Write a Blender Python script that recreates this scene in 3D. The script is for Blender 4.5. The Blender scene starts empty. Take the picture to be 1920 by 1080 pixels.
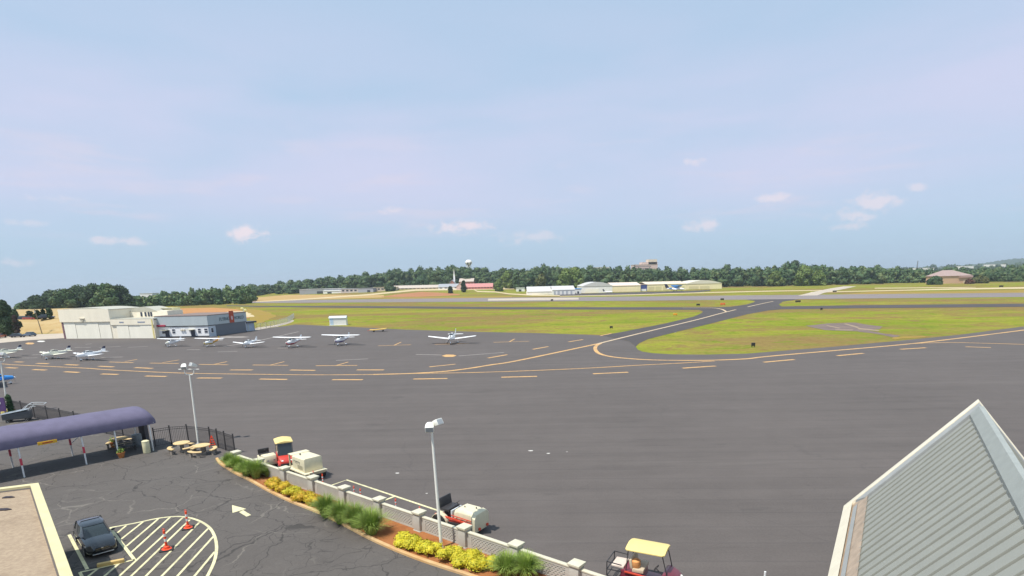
import bpy, bmesh, math, random
import numpy as np
from mathutils import Vector, Matrix
from mathutils.geometry import tessellate_polygon
R = math.radians
random.seed(7)
SC = bpy.context.scene
COL = SC.collection

# ---------------------------------------------------------------- camera, sky, sun, exposure
H, F, PITCH, ROLL = 13.0, 1100.0, R(13.5), R(1.3)       # F in pixels of a 1920 px wide picture
CX, HY = 960.0, 525.0
CY = HY + F*math.tan(PITCH)/math.cos(ROLL)
cp, sp, cr, sr = math.cos(PITCH), math.sin(PITCH), math.cos(ROLL), math.sin(ROLL)
cam = bpy.data.cameras.new('camera'); cam_ob = bpy.data.objects.new('camera', cam); COL.objects.link(cam_ob)
cam.sensor_width = 36.0; cam.lens = F/1920*36; cam.shift_y = (CY-540)/1920
cam.clip_start = 0.3; cam.clip_end = 12000
up0 = Vector((0, sp, cp)); fw = Vector((0, cp, -sp)); x0 = Vector((1, 0, 0))
rt = cr*x0 - sr*up0; up = sr*x0 + cr*up0
cam_ob.matrix_world = Matrix(((rt.x, up.x, -fw.x, 0), (rt.y, up.y, -fw.y, 0), (rt.z, up.z, -fw.z, H), (0, 0, 0, 1)))
SC.camera = cam_ob

SUN_DIR = Vector((-0.34, -0.30, 0.89)).normalized()      # towards the sun
SUN_EL = math.asin(SUN_DIR.z); SUN_AZ = math.atan2(SUN_DIR.x, SUN_DIR.y)
sun = bpy.data.lights.new('sun', 'SUN'); sun.energy = 3.7; sun.angle = R(0.5); sun.color = (1.0, 0.95, 0.87)
sun_ob = bpy.data.objects.new('sun', sun); COL.objects.link(sun_ob)
sun_ob.rotation_euler = (-SUN_DIR).to_track_quat('-Z', 'Y').to_euler()

SC.view_settings.view_transform = 'Standard'; SC.view_settings.look = 'None'
SC.view_settings.exposure = 0.50; SC.view_settings.gamma = 1.0

world = bpy.data.worlds.new('World'); SC.world = world; world.use_nodes = True
def ray(px, py):
    a = (px-CX)/F; b = (CY-py)/F
    x = a*cr + b*sr; y = -a*sr + b*cr
    return Vector((x, cp + y*sp, -sp + y*cp))

class NT:
    """small helper to wire shader nodes"""
    def __init__(s, nt): s.nt = nt; s.n = nt.nodes; s.l = nt.links
    def new(s, t, **k):
        n = s.n.new(t)
        for a, b in k.items():
            if a == 'ins':
                for i, v in b.items():
                    if isinstance(v, bpy.types.NodeSocket): s.l.new(v, n.inputs[i])
                    else: n.inputs[i].default_value = v
            else: setattr(n, a, b)
        return n
    def math(s, op, a, b=0.0, c=0.0, clamp=False):
        n = s.new('ShaderNodeMath', operation=op, use_clamp=clamp, ins={0: a, 1: b, 2: c}); return n.outputs[0]
    def ss(s, v, a, b):
        n = s.new('ShaderNodeMapRange', interpolation_type='SMOOTHSTEP', ins={0: v, 1: a, 2: b}); return n.outputs[0]
    def mix(s, f, a, b, mode='MIX'):
        n = s.new('ShaderNodeMix', data_type='RGBA', blend_type=mode, ins={0: f})
        for i, v in ((6, a), (7, b)):
            if isinstance(v, bpy.types.NodeSocket): s.l.new(v, n.inputs[i])
            else: n.inputs[i].default_value = (*v, 1) if len(v) == 3 else v
        return n.outputs[2]
    def noise(s, vec, scale, detail=4, rough=0.55, dist=0.0):
        return s.new('ShaderNodeTexNoise', ins={'Vector': vec, 'Scale': scale, 'Detail': detail, 'Roughness': rough, 'Distortion': dist}).outputs[0]
    def mapv(s, vec, scale=(1, 1, 1), rot=(0, 0, 0), loc=(0, 0, 0)):
        return s.new('ShaderNodeMapping', ins={0: vec, 1: loc, 2: rot, 3: scale}).outputs[0]

def build_sky():
    t = NT(world.node_tree); t.n.clear()
    out = t.new('ShaderNodeOutputWorld'); bg = t.new('ShaderNodeBackground'); t.l.new(bg.outputs[0], out.inputs[0])
    bg.inputs[1].default_value = 0.10
    sky = t.new('ShaderNodeTexSky', sky_type='NISHITA', sun_disc=False)
    sky.sun_elevation = SUN_EL; sky.sun_rotation = SUN_AZ; sky.altitude = 200; sky.air_density = 1.0; sky.dust_density = 2.2; sky.ozone_density = 2.0
    g = t.new('ShaderNodeTexCoord').outputs['Generated']
    sep = t.new('ShaderNodeSeparateXYZ', ins={0: g})
    up_ = t.new('ShaderNodeCombineXYZ', ins={0: sep.outputs[0], 1: sep.outputs[1], 2: t.math('MAXIMUM', sep.outputs[2], 0.035)})
    t.l.new(up_.outputs[0], sky.inputs[0])
    el = t.math('ARCSINE', sep.outputs[2]); az = t.math('ARCTAN2', sep.outputs[0], sep.outputs[1])
    col = t.mix(0.80, sky.outputs[0], (3.48, 4.78, 6.20))      # humid summer haze over the clear-sky blue
    # thin high veil, denser in a belt a few degrees to twenty degrees up
    st = t.mapv(g, (1.6, 1.6, 7.0))
    n1 = t.noise(st, 1.1, 5, 0.5, 0.3)
    belt = t.math('MULTIPLY', t.ss(el, R(2), R(9)), t.math('SUBTRACT', 1.0, t.ss(el, R(12), R(26))))
    veil = t.math('MULTIPLY', t.ss(n1, 0.20, 0.72), t.math('MULTIPLY_ADD', belt, 0.72, 0.0))
    col = t.mix(veil, col, (5.0, 4.9, 6.35))
    # streaky low cloud
    n2 = t.noise(t.mapv(g, (2.2, 2.2, 16.0), loc=(3.1, 0, 0)), 2.4, 6, 0.6, 0.3)
    low = t.math('MULTIPLY', t.ss(el, R(2.5), R(6)), t.math('SUBTRACT', 1.0, t.ss(el, R(9), R(15))))
    s2 = t.math('MULTIPLY', t.ss(n2, 0.50, 0.72), t.math('MULTIPLY', low, 0.45))
    col = t.mix(s2, col, (5.3, 4.95, 5.9))
    # small separate cumulus puffs: (x, y, half width, half height) as seen, turned into azimuth and elevation
    npf = t.noise(t.mapv(g, (1, 1, 1.6)), 42.0, 7, 0.62, 0.2)
    wob = t.math('MULTIPLY', t.math('SUBTRACT', npf, 0.5), 3.4)
    tot = None
    for (px, py, hw, hh, k) in ((460, 436, 44, 19, .9), (866, 425, 64, 16, .75), (1646, 378, 52, 24, .6), (1610, 402, 64, 18, .55), (1596, 424, 50, 9, .45), (1445, 373, 36, 11, .6), (1316, 423, 42, 11, .6),
                                (733, 395, 36, 8, .45), (1301, 303, 18, 9, .5), (992, 444, 70, 14, .4), (222, 452, 64, 9, .5), (1718, 352, 24, 9, .45), (90, 372, 60, 9, .3), (45, 418, 50, 8, .3), (30, 492, 46, 9, .4)):
        d = ray(px, py).normalized(); A = math.atan2(d.x, d.y); E = math.asin(d.z)
        d2 = ray(px+hw, py).normalized(); sa = abs(math.atan2(d2.x, d2.y)-A); d3 = ray(px, py-hh).normalized(); se = abs(math.asin(d3.z)-E)
        u = t.math('DIVIDE', t.math('SUBTRACT', az, A), sa); v = t.math('DIVIDE', t.math('SUBTRACT', el, E), se)
        rr = t.math('SQRT', t.math('ADD', t.math('MULTIPLY', u, u), t.math('MULTIPLY', v, v)))
        m = t.math('MULTIPLY', t.ss(t.math('ADD', t.math('SUBTRACT', 1.0, rr), wob), -0.15, 0.95), k)
        m = t.math('MULTIPLY', m, t.math('SUBTRACT', 1.0, t.ss(rr, 1.0, 1.7)))
        tot = m if tot is None else t.math('MAXIMUM', tot, m)
    col = t.mix(tot, col, (6.6, 5.75, 6.1))
    t.l.new(col, bg.inputs[0])
build_sky()

# ---------------------------------------------------------------- terrain shape and picture-to-ground lookups
def sstep(x, a, b):
    t = min(1.0, max(0.0, (x-a)/(b-a))); return t*t*(3-2*t)
def hz(x, y):
    a = x/max(y, 1.0)
    if y < 430: return 0.0
    drop = 0.030*(y-430)*sstep(-a, .38, .58)          # the land falls away behind the wood on the left
    if y < 540: return -drop
    w = math.exp(-((a+0.13)/0.24)**2)
    return 15.0*w*sstep(y, 540, 1050) - drop
def G(px, py, z=0.0):
    d = ray(px, py); t = (z-H)/d.z
    return Vector((d.x*t, d.y*t, z))
def GT(px, py):
    """ground point under a pixel, on the terrain"""
    d = ray(px, py); y = 20.0; prev = y
    while y < 2600:
        t = y/d.y; z = H + d.z*t
        if z <= hz(d.x*t, y): break
        prev = y; y *= 1.02
    lo, hi = prev, y
    for _ in range(24):
        m = (lo+hi)/2; t = m/d.y
        if H + d.z*t <= hz(d.x*t, m): hi = m
        else: lo = m
    t = hi/d.y
    return Vector((d.x*t, hi, hz(d.x*t, hi)))
def P(px, py, y):
    d = ray(px, py); t = y/d.y
    return Vector((d.x*t, y, H + d.z*t))

# ---------------------------------------------------------------- materials
MATS = {}
def mat(name, col, rough=0.6, metal=0.0, var=0.12, scale=3.0, bump=0.0, bscale=20.0, spec=0.5, coat=0.0, alpha=1.0, trans=0.0, obj_var=0.0, stretch=(1, 1, 1)):
    if name in MATS: return MATS[name]
    m = bpy.data.materials.new(name); m.use_nodes = True
    t = NT(m.node_tree); b = t.n['Principled BSDF']
    co = t.new('ShaderNodeTexCoord').outputs['Object']
    n = t.noise(t.mapv(co, stretch), scale, 5, 0.6)
    f = t.math('MULTIPLY_ADD', t.math('SUBTRACT', n, 0.5), 2*var*1.6, 1.0)
    if obj_var:
        ri = t.new('ShaderNodeObjectInfo').outputs['Random']
        f = t.math('MULTIPLY', f, t.math('MULTIPLY_ADD', ri, obj_var, 1-obj_var/2))
    c = t.new('ShaderNodeVectorMath', operation='SCALE', ins={0: col, 3: f}).outputs[0]
    t.l.new(c, b.inputs['Base Color'])
    b.inputs['Roughness'].default_value = rough; b.inputs['Metallic'].default_value = metal
    b.inputs['Specular IOR Level'].default_value = spec; b.inputs['Coat Weight'].default_value = coat
    b.inputs['Coat Roughness'].default_value = 0.08
    if bump:
        bn = t.new('ShaderNodeBump', ins={'Strength': bump, 'Distance': 0.05, 'Height': t.noise(co, bscale, 5)})
        t.l.new(bn.outputs[0], b.inputs['Normal'])
    MATS[name] = m; return m

def custom(name):
    m = bpy.data.materials.new(name); m.use_nodes = True
    t = NT(m.node_tree); MATS[name] = m
    return m, t, t.n['Principled BSDF'], t.new('ShaderNodeTexCoord').outputs['Object']

def foliage(name, cols, scale, rough=0.75):
    """leaf colour drifting between three tones in clumps"""
    if name in MATS: return MATS[name]
    m, t, b, co = custom(name)
    n1 = t.noise(co, scale, 3); n2 = t.noise(co, scale*5, 2)
    ri = t.new('ShaderNodeObjectInfo').outputs['Random']
    c = t.mix(t.ss(n1, .38, .62), cols[0], cols[1])
    c = t.mix(t.ss(n2, .45, .75), c, cols[2])
    c = t.mix(1.0, c, t.new('ShaderNodeVectorMath', operation='SCALE', ins={0: (1, 1, 1), 3: t.math('MULTIPLY_ADD', ri, .3, .85)}).outputs[0], 'MULTIPLY')
    t.l.new(c, b.inputs['Base Color']); b.inputs['Roughness'].default_value = rough; b.inputs['Specular IOR Level'].default_value = .25
    return m

def asphalt(name, base, court=False):
    m, t, b, co = custom(name)
    big = t.noise(co, 0.06, 5, 0.6); mid = t.noise(co, 0.5, 5, 0.6); fine = t.noise(co, 9.0, 4, 0.7)
    streak = t.noise(t.mapv(co, (0.035, 0.55, 1), rot=(0, 0, R(4))), 1.0, 5, 0.65)
    f = t.math('MULTIPLY_ADD', t.math('SUBTRACT', big, .5), .35, 1.0)
    f = t.math('ADD', f, t.math('MULTIPLY', t.math('SUBTRACT', streak, .5), .10 if court else .40))
    f = t.math('ADD', f, t.math('MULTIPLY', t.math('SUBTRACT', mid, .5), .34 if court else .24))
    f = t.math('ADD', f, t.math('MULTIPLY', t.math('SUBTRACT', fine, .5), .48))
    c = t.new('ShaderNodeVectorMath', operation='SCALE', ins={0: base, 3: f}).outputs[0]
    if court:
        wv = t.new('ShaderNodeVectorMath', operation='MULTIPLY_ADD', ins={0: t.new('ShaderNodeTexNoise', ins={'Vector': co, 'Scale': .7, 'Detail': 4}).outputs[1], 1: (1.6, 1.6, 0), 2: co}).outputs[0]
        dens = t.noise(co, .09, 2)
        for sc, w, ccol, k in ((0.20, .0065, (.026, .025, .024), .62), (0.55, .010, (.026, .025, .024), .6), (0.33, .013, (.22, .20, .17), .45), (0.9, .012, (.03, .028, .027), .6)):
            v = t.new('ShaderNodeTexVoronoi', feature='DISTANCE_TO_EDGE', ins={'Vector': t.mapv(wv, loc=(sc*30, sc*17, 0)), 'Scale': sc}).outputs[0]
            ln = t.math('SUBTRACT', 1.0, t.ss(v, w*.4, w*1.3))
            if sc > .3: ln = t.math('MULTIPLY', ln, t.ss(t.noise(co, .16+sc*.1, 3), .46, .58))
            c = t.mix(t.math('MULTIPLY', ln, k), c, ccol)
        pale = t.ss(t.noise(t.mapv(co, (1, 1, 1), rot=(0, 0, R(-40))), .33, 6, .7), .60, .80)
        c = t.mix(t.math('MULTIPLY', pale, .22), c, (.28, .26, .23))
    else:
        seam = t.new('ShaderNodeTexWave', wave_type='BANDS', bands_direction='Y', ins={'Vector': t.mapv(co, (1, 1, 1), rot=(0, 0, R(3))), 'Scale': .16, 'Distortion': .6, 'Detail': 2, 'Detail Scale': .2}).outputs[1]
        c = t.mix(t.math('MULTIPLY', t.math('SUBTRACT', 1.0, t.ss(seam, .0, .03)), .14), c, (.035, .035, .037))
        fine2 = t.noise(t.mapv(co, (.12, 1.6, 1), rot=(0, 0, R(2))), 1.0, 6, .72)
        c = t.mix(t.math('MULTIPLY', t.ss(fine2, .56, .74), .30), c, (.055, .050, .048)); c = t.mix(t.math('MULTIPLY', t.ss(fine2, .40, .26), .22), c, (.17, .155, .145))
        spot = t.ss(t.noise(t.mapv(co, (.5, 1.3, 1)), .35, 3), .66, .74)
        c = t.mix(t.math('MULTIPLY', spot, .22), c, (.03, .03, .03))
        drip = t.math('MULTIPLY', t.ss(t.noise(co, .55, 3, .6), .68, .76), t.ss(t.noise(co, .03, 2), .5, .62))
        c = t.mix(t.math('MULTIPLY', drip, .5), c, (.028, .027, .027))
        wv = t.new('ShaderNodeVectorMath', operation='MULTIPLY_ADD', ins={0: t.new('ShaderNodeTexNoise', ins={'Vector': co, 'Scale': .15, 'Detail': 4}).outputs[1], 1: (9, 9, 0), 2: co}).outputs[0]
        v = t.new('ShaderNodeTexVoronoi', feature='DISTANCE_TO_EDGE', ins={'Vector': t.mapv(wv, (1, 1.6, 1)), 'Scale': .045}).outputs[0]
        c = t.mix(t.math('MULTIPLY', t.math('SUBTRACT', 1.0, t.ss(v, .001, .004)), .12), c, (.035, .034, .034))
        c = t.mix(t.math('MULTIPLY', t.ss(t.noise(t.mapv(co, (.02, .25, 1), rot=(0, 0, R(-14)), loc=(5, 3, 0)), 1.0, 5, .7), .58, .75), .22), c, (.19, .17, .155))
    t.l.new(c, b.inputs['Base Color']); b.inputs['Roughness'].default_value = .86; b.inputs['Specular IOR Level'].default_value = .3
    bn = t.new('ShaderNodeBump', ins={'Strength': .25, 'Distance': .02, 'Height': fine}); t.l.new(bn.outputs[0], b.inputs['Normal'])
    return m

def grass_mat():
    m, t, b, co = custom('airfield_grass')
    st = t.mapv(co, (0.018, 0.05, 1)); n1 = t.noise(st, 1.0, 6, .6, .3)
    n2 = t.noise(t.mapv(co, (.045, .085, 1)), 1.0, 6, .70, .9); n3 = t.noise(co, .9, 4, .7); n4 = t.noise(t.mapv(co, (.010, .016, 1), loc=(4, 2, 0)), 1.0, 6, .66, .6)
    c = t.mix(t.ss(n1, .36, .62), (.178, .215, .028), (.25, .245, .042))
    c = t.mix(t.math('MULTIPLY', t.ss(n4, .46, .58), .9), c, (.215, .150, .062))
    c = t.mix(t.math('MULTIPLY', t.ss(n2, .52, .68), .85), c, (.215, .140, .056))
    c = t.mix(t.math('MULTIPLY', t.ss(n2, .47, .30), .6), c, (.120, .190, .020))
    n5 = t.noise(t.mapv(co, (.09, .11, 1), loc=(9, 4, 0)), 1.0, 6, .72, 1.0)
    c = t.mix(t.math('MULTIPLY', t.ss(n5, .52, .62), .8), c, (.205, .140, .058)); c = t.mix(t.math('MULTIPLY', t.ss(n5, .46, .36), .75), c, (.125, .185, .020))
    f = t.math('MULTIPLY_ADD', t.math('SUBTRACT', n3, .5), .9, 1.0)
    c = t.new('ShaderNodeVectorMath', operation='SCALE', ins={0: c, 3: f}).outputs[0]
    t.l.new(c, b.inputs['Base Color']); b.inputs['Roughness'].default_value = .95; b.inputs['Specular IOR Level'].default_value = 0
    return m

def earth(name, c1, c2, c3, sx=.02, sy=.2):
    m, t, b, co = custom(name)
    n1 = t.noise(t.mapv(co, (sx, sy, sy*3)), 1.0, 5, .6, .4); n2 = t.noise(co, .5, 4, .6)
    c = t.mix(t.ss(n1, .35, .65), c1, c2); c = t.mix(t.math('MULTIPLY', t.ss(n2, .5, .7), .6), c, c3)
    t.l.new(c, b.inputs['Base Color']); b.inputs['Roughness'].default_value = .95; b.inputs['Specular IOR Level'].default_value = .1
    return m

def paint_mat(name, col, wear=.35):
    m, t, b, co = custom(name)
    n = t.noise(co, 2.5, 5, .7); n2 = t.noise(co, .35, 3)
    k = t.math('MULTIPLY', t.ss(t.math('ADD', n, t.math('MULTIPLY', n2, .5)), .66, .92), wear)
    c = t.mix(k, col, (.12, .115, .11)); t.l.new(c, b.inputs['Base Color']); b.inputs['Roughness'].default_value = .7
    return m

def corrugated(name, col, axis=0, freq=3.0, rough=.5, depth=.5):
    m, t, b, co = custom(name)
    s = t.new('ShaderNodeSeparateXYZ', ins={0: co}).outputs[axis]
    w = t.math('ABSOLUTE', t.math('SINE', t.math('MULTIPLY', s, freq*math.pi)))
    n = t.noise(t.mapv(co, (1, 1, .25)), .8, 5, .6)
    f = t.math('MULTIPLY_ADD', t.math('SUBTRACT', n, .5), .22, 1.0)
    c = t.new('ShaderNodeVectorMath', operation='SCALE', ins={0: col, 3: f}).outputs[0]
    t.l.new(c, b.inputs['Base Color']); b.inputs['Roughness'].default_value = rough
    bn = t.new('ShaderNodeBump', ins={'Strength': depth, 'Distance': .05, 'Height': w}); t.l.new(bn.outputs[0], b.inputs['Normal'])
    return m

# ---------------------------------------------------------------- mesh helpers
class MB:
    def __init__(s): s.v = []; s.f = []; s.m = []
    def add(s, vs, fs, mi=0):
        o = len(s.v); s.v += [tuple(v) for v in vs]
        for f in fs: s.f.append(tuple(o+i for i in f)); s.m.append(mi)
        return s
    def box(s, c, d, rz=0.0, mi=0, top=(1, 1), ry=0.0, rx=0.0):
        hx, hy, h = d[0]/2, d[1]/2, d[2]/2
        vs = [Vector((x*hx*(top[0] if k > 0 else 1), y*hy*(top[1] if k > 0 else 1), k*h)) for k in (-1, 1) for x, y in ((-1, -1), (1, -1), (1, 1), (-1, 1))]
        M = Matrix.Translation(c) @ Matrix.Rotation(rz, 4, 'Z') @ Matrix.Rotation(ry, 4, 'Y') @ Matrix.Rotation(rx, 4, 'X')
        return s.add([M @ v for v in vs], [(3, 2, 1, 0), (4, 5, 6, 7), (0, 1, 5, 4), (1, 2, 6, 5), (2, 3, 7, 6), (3, 0, 4, 7)], mi)
    def bar(s, a, b, w, h=None, mi=0):
        """square bar between two points"""
        a, b = Vector(a), Vector(b); d = b-a; L = d.length; h = h or w
        q = d.to_track_quat('X', 'Z').to_matrix().to_4x4()
        M = Matrix.Translation((a+b)/2) @ q
        vs = [M @ Vector((x*L/2, y*w/2, z*h/2)) for z in (-1, 1) for x, y in ((-1, -1), (1, -1), (1, 1), (-1, 1))]
        return s.add(vs, [(3, 2, 1, 0), (4, 5, 6, 7), (0, 1, 5, 4), (1, 2, 6, 5), (2, 3, 7, 6), (3, 0, 4, 7)], mi)
    def loft(s, rings, mi=0, caps=True, mfun=None, closed=True):
        n = len(rings[0]); o = len(s.v)
        for r in rings: s.v += [tuple(p) for p in r]
        for i in range(len(rings)-1):
            for j in range(n if closed else n-1):
                k = (j+1) % n
                s.f.append((o+i*n+j, o+i*n+k, o+(i+1)*n+k, o+(i+1)*n+j)); s.m.append(mfun(i, j) if mfun else mi)
        if caps:
            s.f.append(tuple(o+j for j in reversed(range(n)))); s.m.append(mfun(0, 0) if mfun else mi)
            s.f.append(tuple(o+(len(rings)-1)*n+j for j in range(n))); s.m.append(mfun(len(rings)-2, 0) if mfun else mi)
        return s
    def tube(s, pts, r, n=8, mi=0):
        pts = [Vector(p) for p in pts]; rings = []
        for i, p in enumerate(pts):
            d = (pts[min(i+1, len(pts)-1)]-pts[max(i-1, 0)]).normalized()
            a = d.orthogonal().normalized() if i == 0 else (a - d*a.dot(d)).normalized()
            b = d.cross(a); rad = r[i] if isinstance(r, (list, tuple)) else r
            rings.append([p + rad*(math.cos(2*math.pi*k/n)*a + math.sin(2*math.pi*k/n)*b) for k in range(n)])
        return s.loft(rings, mi)
    def lathe(s, prof, n=16, c=(0, 0, 0), axis='z', mi=0, mfun=None):
        c = Vector(c); rings = []
        for r, z in prof:
            ring = []
            for k in range(n):
                x, y = r*math.cos(2*math.pi*k/n), r*math.sin(2*math.pi*k/n)
                ring.append(c + Vector({'z': (x, y, z), 'x': (z, x, y), 'y': (y, z, x)}[axis]))
            rings.append(ring)
        return s.loft(rings, mi, mfun=mfun)
    def ell(s, c, r, n=12, m=8, mi=0):
        c = Vector(c)
        rings = [[c + Vector((r[0]*math.sin(t)*math.cos(a), r[1]*math.sin(t)*math.sin(a), -r[2]*math.cos(t))) for a in (2*math.pi*k/n for k in range(n))]
                 for t in (math.pi*max(.02, min(.98, i/m)) for i in range(m+1))]
        return s.loft(rings, mi)
    def prism(s, poly, z0, z1, mi=0):
        n = len(poly)
        if sum(poly[i][0]*poly[(i+1) % n][1]-poly[(i+1) % n][0]*poly[i][1] for i in range(n)) < 0: poly = poly[::-1]
        return s.loft([[(x, y, z0) for x, y in poly], [(x, y, z1) for x, y in poly]], mi)
    def build(s, name, mats, parent=None, smooth=False, bevel=0.0, loc=None):
        me = bpy.data.meshes.new(name); me.from_pydata(s.v, [], s.f); me.update()
        mats = mats if isinstance(mats, (list, tuple)) else [mats]
        for m in mats: me.materials.append(m)
        if len(mats) > 1: me.polygons.foreach_set('material_index', s.m)
        bm = bmesh.new(); bm.from_mesh(me)
        bmesh.ops.recalc_face_normals(bm, faces=bm.faces)
        if bevel:
            es = [e for e in bm.edges if len(e.link_faces) == 2 and e.calc_face_angle(0) > R(28)]
            bmesh.ops.bevel(bm, geom=es, offset=bevel, segments=2, affect='EDGES', profile=.6, clamp_overlap=True)
        bm.to_mesh(me); bm.free()
        if smooth or bevel:
            me.polygons.foreach_set('use_smooth', [True]*len(me.polygons)); me.set_sharp_from_angle(angle=R(38))
        o = bpy.data.objects.new(name, me); COL.objects.link(o)
        if parent: o.parent = parent
        if loc: o.location = loc
        return o

def tag(o, label=None, cat=None, group=None, kind=None):
    if label: o['label'] = label
    if cat: o['category'] = cat
    if group: o['group'] = group
    if kind: o['kind'] = kind
    return o
def thing(name, label, cat, loc=(0, 0, 0), rz=0.0, group=None, scale=1.0):
    o = bpy.data.objects.new(name, None); COL.objects.link(o); o.empty_display_size = .3
    o.location = loc; o.rotation_euler = (0, 0, rz); o.scale = (scale,)*3 if not isinstance(scale, tuple) else scale
    return tag(o, label, cat, group)
def struct(o): o['kind'] = 'structure'; return o
def copy_tree(root, loc, rz=0.0, label=None, scale=None):
    r = root.copy(); COL.objects.link(r); r.location = loc; r.rotation_euler = (0, 0, rz)
    if label: r['label'] = label
    if scale: r.scale = (scale,)*3
    for ch in root.children:
        c = ch.copy(); COL.objects.link(c); c.parent = r
        for g in ch.children:
            d = g.copy(); COL.objects.link(d); d.parent = c
    return r
def poly_sheet(mb, pts, mi=0):
    vs = [Vector(p) for p in pts]; tris = tessellate_polygon([vs])
    fs = []
    for t in tris:
        a, b, c = (vs[i] for i in t)
        fs.append(t if (b-a).cross(c-a).z > 0 else t[::-1])
    return mb.add(vs, fs, mi)
def sheet_px(mb, pix, z=0.0, mi=0): return poly_sheet(mb, [G(x, y, z) if not isinstance(y, tuple) else (y[0], y[1], z) for x, y in pix], mi)
def ribbon(mb, pts, w, z, mi=0, wdepth=None):
    """flat painted line along ground points"""
    pts = [Vector((p[0], p[1], 0)) for p in pts]; L = []; Rr = []
    for i, p in enumerate(pts):
        d = (pts[min(i+1, len(pts)-1)]-pts[max(i-1, 0)]).normalized(); n = Vector((-d.y, d.x, 0))
        L.append((p.x+n.x*w/2, p.y+n.y*w/2, z)); Rr.append((p.x-n.x*w/2, p.y-n.y*w/2, z))
    o = len(mb.v); mb.v += L + Rr; n = len(pts)
    for i in range(n-1): mb.f.append((o+n+i, o+n+i+1, o+i+1, o+i)); mb.m.append(mi)
def smooth_path(pts, n=6):
    """Catmull-Rom through points"""
    pts = [Vector((p[0], p[1], 0)) for p in pts]; out = []
    for i in range(len(pts)-1):
        p0, p1, p2, p3 = pts[max(i-1, 0)], pts[i], pts[i+1], pts[min(i+2, len(pts)-1)]
        for k in range(n):
            t = k/n
            out.append(.5*((2*p1) + (p2-p0)*t + (2*p0-5*p1+4*p2-p3)*t*t + (3*p1-p0-3*p2+p3)*t**3))
    out.append(pts[-1]); return out
def quads_mesh(name, C, N, size, mats, parent=None, mi=None, asp=1.0, extra=None):
    """many small leaf quads at C facing N (numpy)"""
    k = len(C); rng = np.random.default_rng(k)
    ref = rng.normal(size=(k, 3)); a = np.cross(N, ref); a /= np.linalg.norm(a, axis=1)[:, None]+1e-9
    b = np.cross(N, a); b /= np.linalg.norm(b, axis=1)[:, None]+1e-9
    s = size if isinstance(size, np.ndarray) else np.full(k, size)
    a = a*s[:, None]*.5; b = b*s[:, None]*.5*asp
    V = np.empty((k, 4, 3)); V[:, 0] = C-a-b; V[:, 1] = C+a-b*.6; V[:, 2] = C+a*.8+b; V[:, 3] = C-a*.7+b*.9
    V = V.reshape(-1, 3); nf = k
    li = np.arange(4*k, dtype=np.int32); ls = np.arange(0, 4*k, 4, dtype=np.int32); lt = np.full(k, 4, dtype=np.int32)
    if extra is not None:
        ev, ef = extra; o = len(V); V = np.vstack([V, ev]); li = np.concatenate([li, (ef+o).reshape(-1).astype(np.int32)])
        ls = np.concatenate([ls, 4*k + np.arange(0, 3*len(ef), 3, dtype=np.int32)]); lt = np.concatenate([lt, np.full(len(ef), 3, dtype=np.int32)]); nf += len(ef)
    me = bpy.data.meshes.new(name); me.vertices.add(len(V)); me.vertices.foreach_set('co', V.astype(np.float32).reshape(-1))
    me.loops.add(len(li)); me.loops.foreach_set('vertex_index', li)
    me.polygons.add(nf); me.polygons.foreach_set('loop_start', ls); me.polygons.foreach_set('loop_total', lt)
    for m in (mats if isinstance(mats, list) else [mats]): me.materials.append(m)
    if mi is not None: me.polygons.foreach_set('material_index', np.concatenate([mi, np.zeros(nf-k, dtype=np.int32)]).astype(np.int32))
    me.update(calc_edges=True); me.validate()
    o = bpy.data.objects.new(name, me); COL.objects.link(o)
    if parent: o.parent = parent
    return o
_bm = bmesh.new(); bmesh.ops.create_icosphere(_bm, subdivisions=2, radius=1.0)
ICO_V = np.array([v.co[:] for v in _bm.verts]); ICO_F = np.array([[v.index for v in f.verts] for f in _bm.faces]); _bm.free()
def crown_points(rng, blobs, per, leaf, flat=.35):
    """blobs: (centre, radii). Returns leaf centres, normals, sizes and a core mesh filling each blob"""
    Cs, Ns, Ss, ev, ef, o = [], [], [], [], [], 0
    for c, r in blobs:
        c = np.array(c); r = np.array(r)
        d = rng.normal(size=(per, 3)); d[:, 2] = d[:, 2]*.9+.18; d /= np.linalg.norm(d, axis=1)[:, None]
        rad = rng.uniform(.78, 1.10, size=(per, 1))
        Cs.append(c + d*r*rad); n = d + rng.normal(size=(per, 3))*.55; Ns.append(n/np.linalg.norm(n, axis=1)[:, None]); Ss.append(rng.uniform(.6, 1.3, size=per)*leaf)
        ev.append(c + ICO_V*r*(.80+.14*rng.uniform(-1, 1, size=(len(ICO_V), 1)))); ef.append(ICO_F+o); o += len(ICO_V)
    return np.vstack(Cs), np.vstack(Ns), np.concatenate(Ss), (np.vstack(ev), np.vstack(ef))
# ---------------------------------------------------------------- the ground and everything painted on it
GRASS = grass_mat(); APRON = asphalt('apron_asphalt', (.104, .090, .083)); TAXI = asphalt('taxiway_asphalt', (.072, .063, .061)); COURT = asphalt('court_asphalt', (.100, .089, .081), True)
RUNWAY = earth('runway_surface', (.20, .175, .172), (.245, .215, .205), (.17, .15, .15), .01, .2)
CLAY = earth('orange_clay', (.40, .185, .07), (.43, .23, .09), (.34, .15, .06)); TAN = earth('tan_earth', (.40, .26, .10), (.43, .30, .13), (.34, .20, .08))
RED = earth('red_clay', (.34, .15, .075), (.40, .19, .09), (.30, .16, .06)); SAND = earth('pale_sand', (.50, .40, .235), (.54, .45, .28), (.42, .34, .19))
PALE = earth('pale_concrete', (.43, .37, .30), (.47, .41, .34), (.36, .31, .26), .2, .3); OCHRE = earth('ochre_grass', (.27, .20, .042), (.29, .19, .048), (.22, .20, .03))
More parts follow.
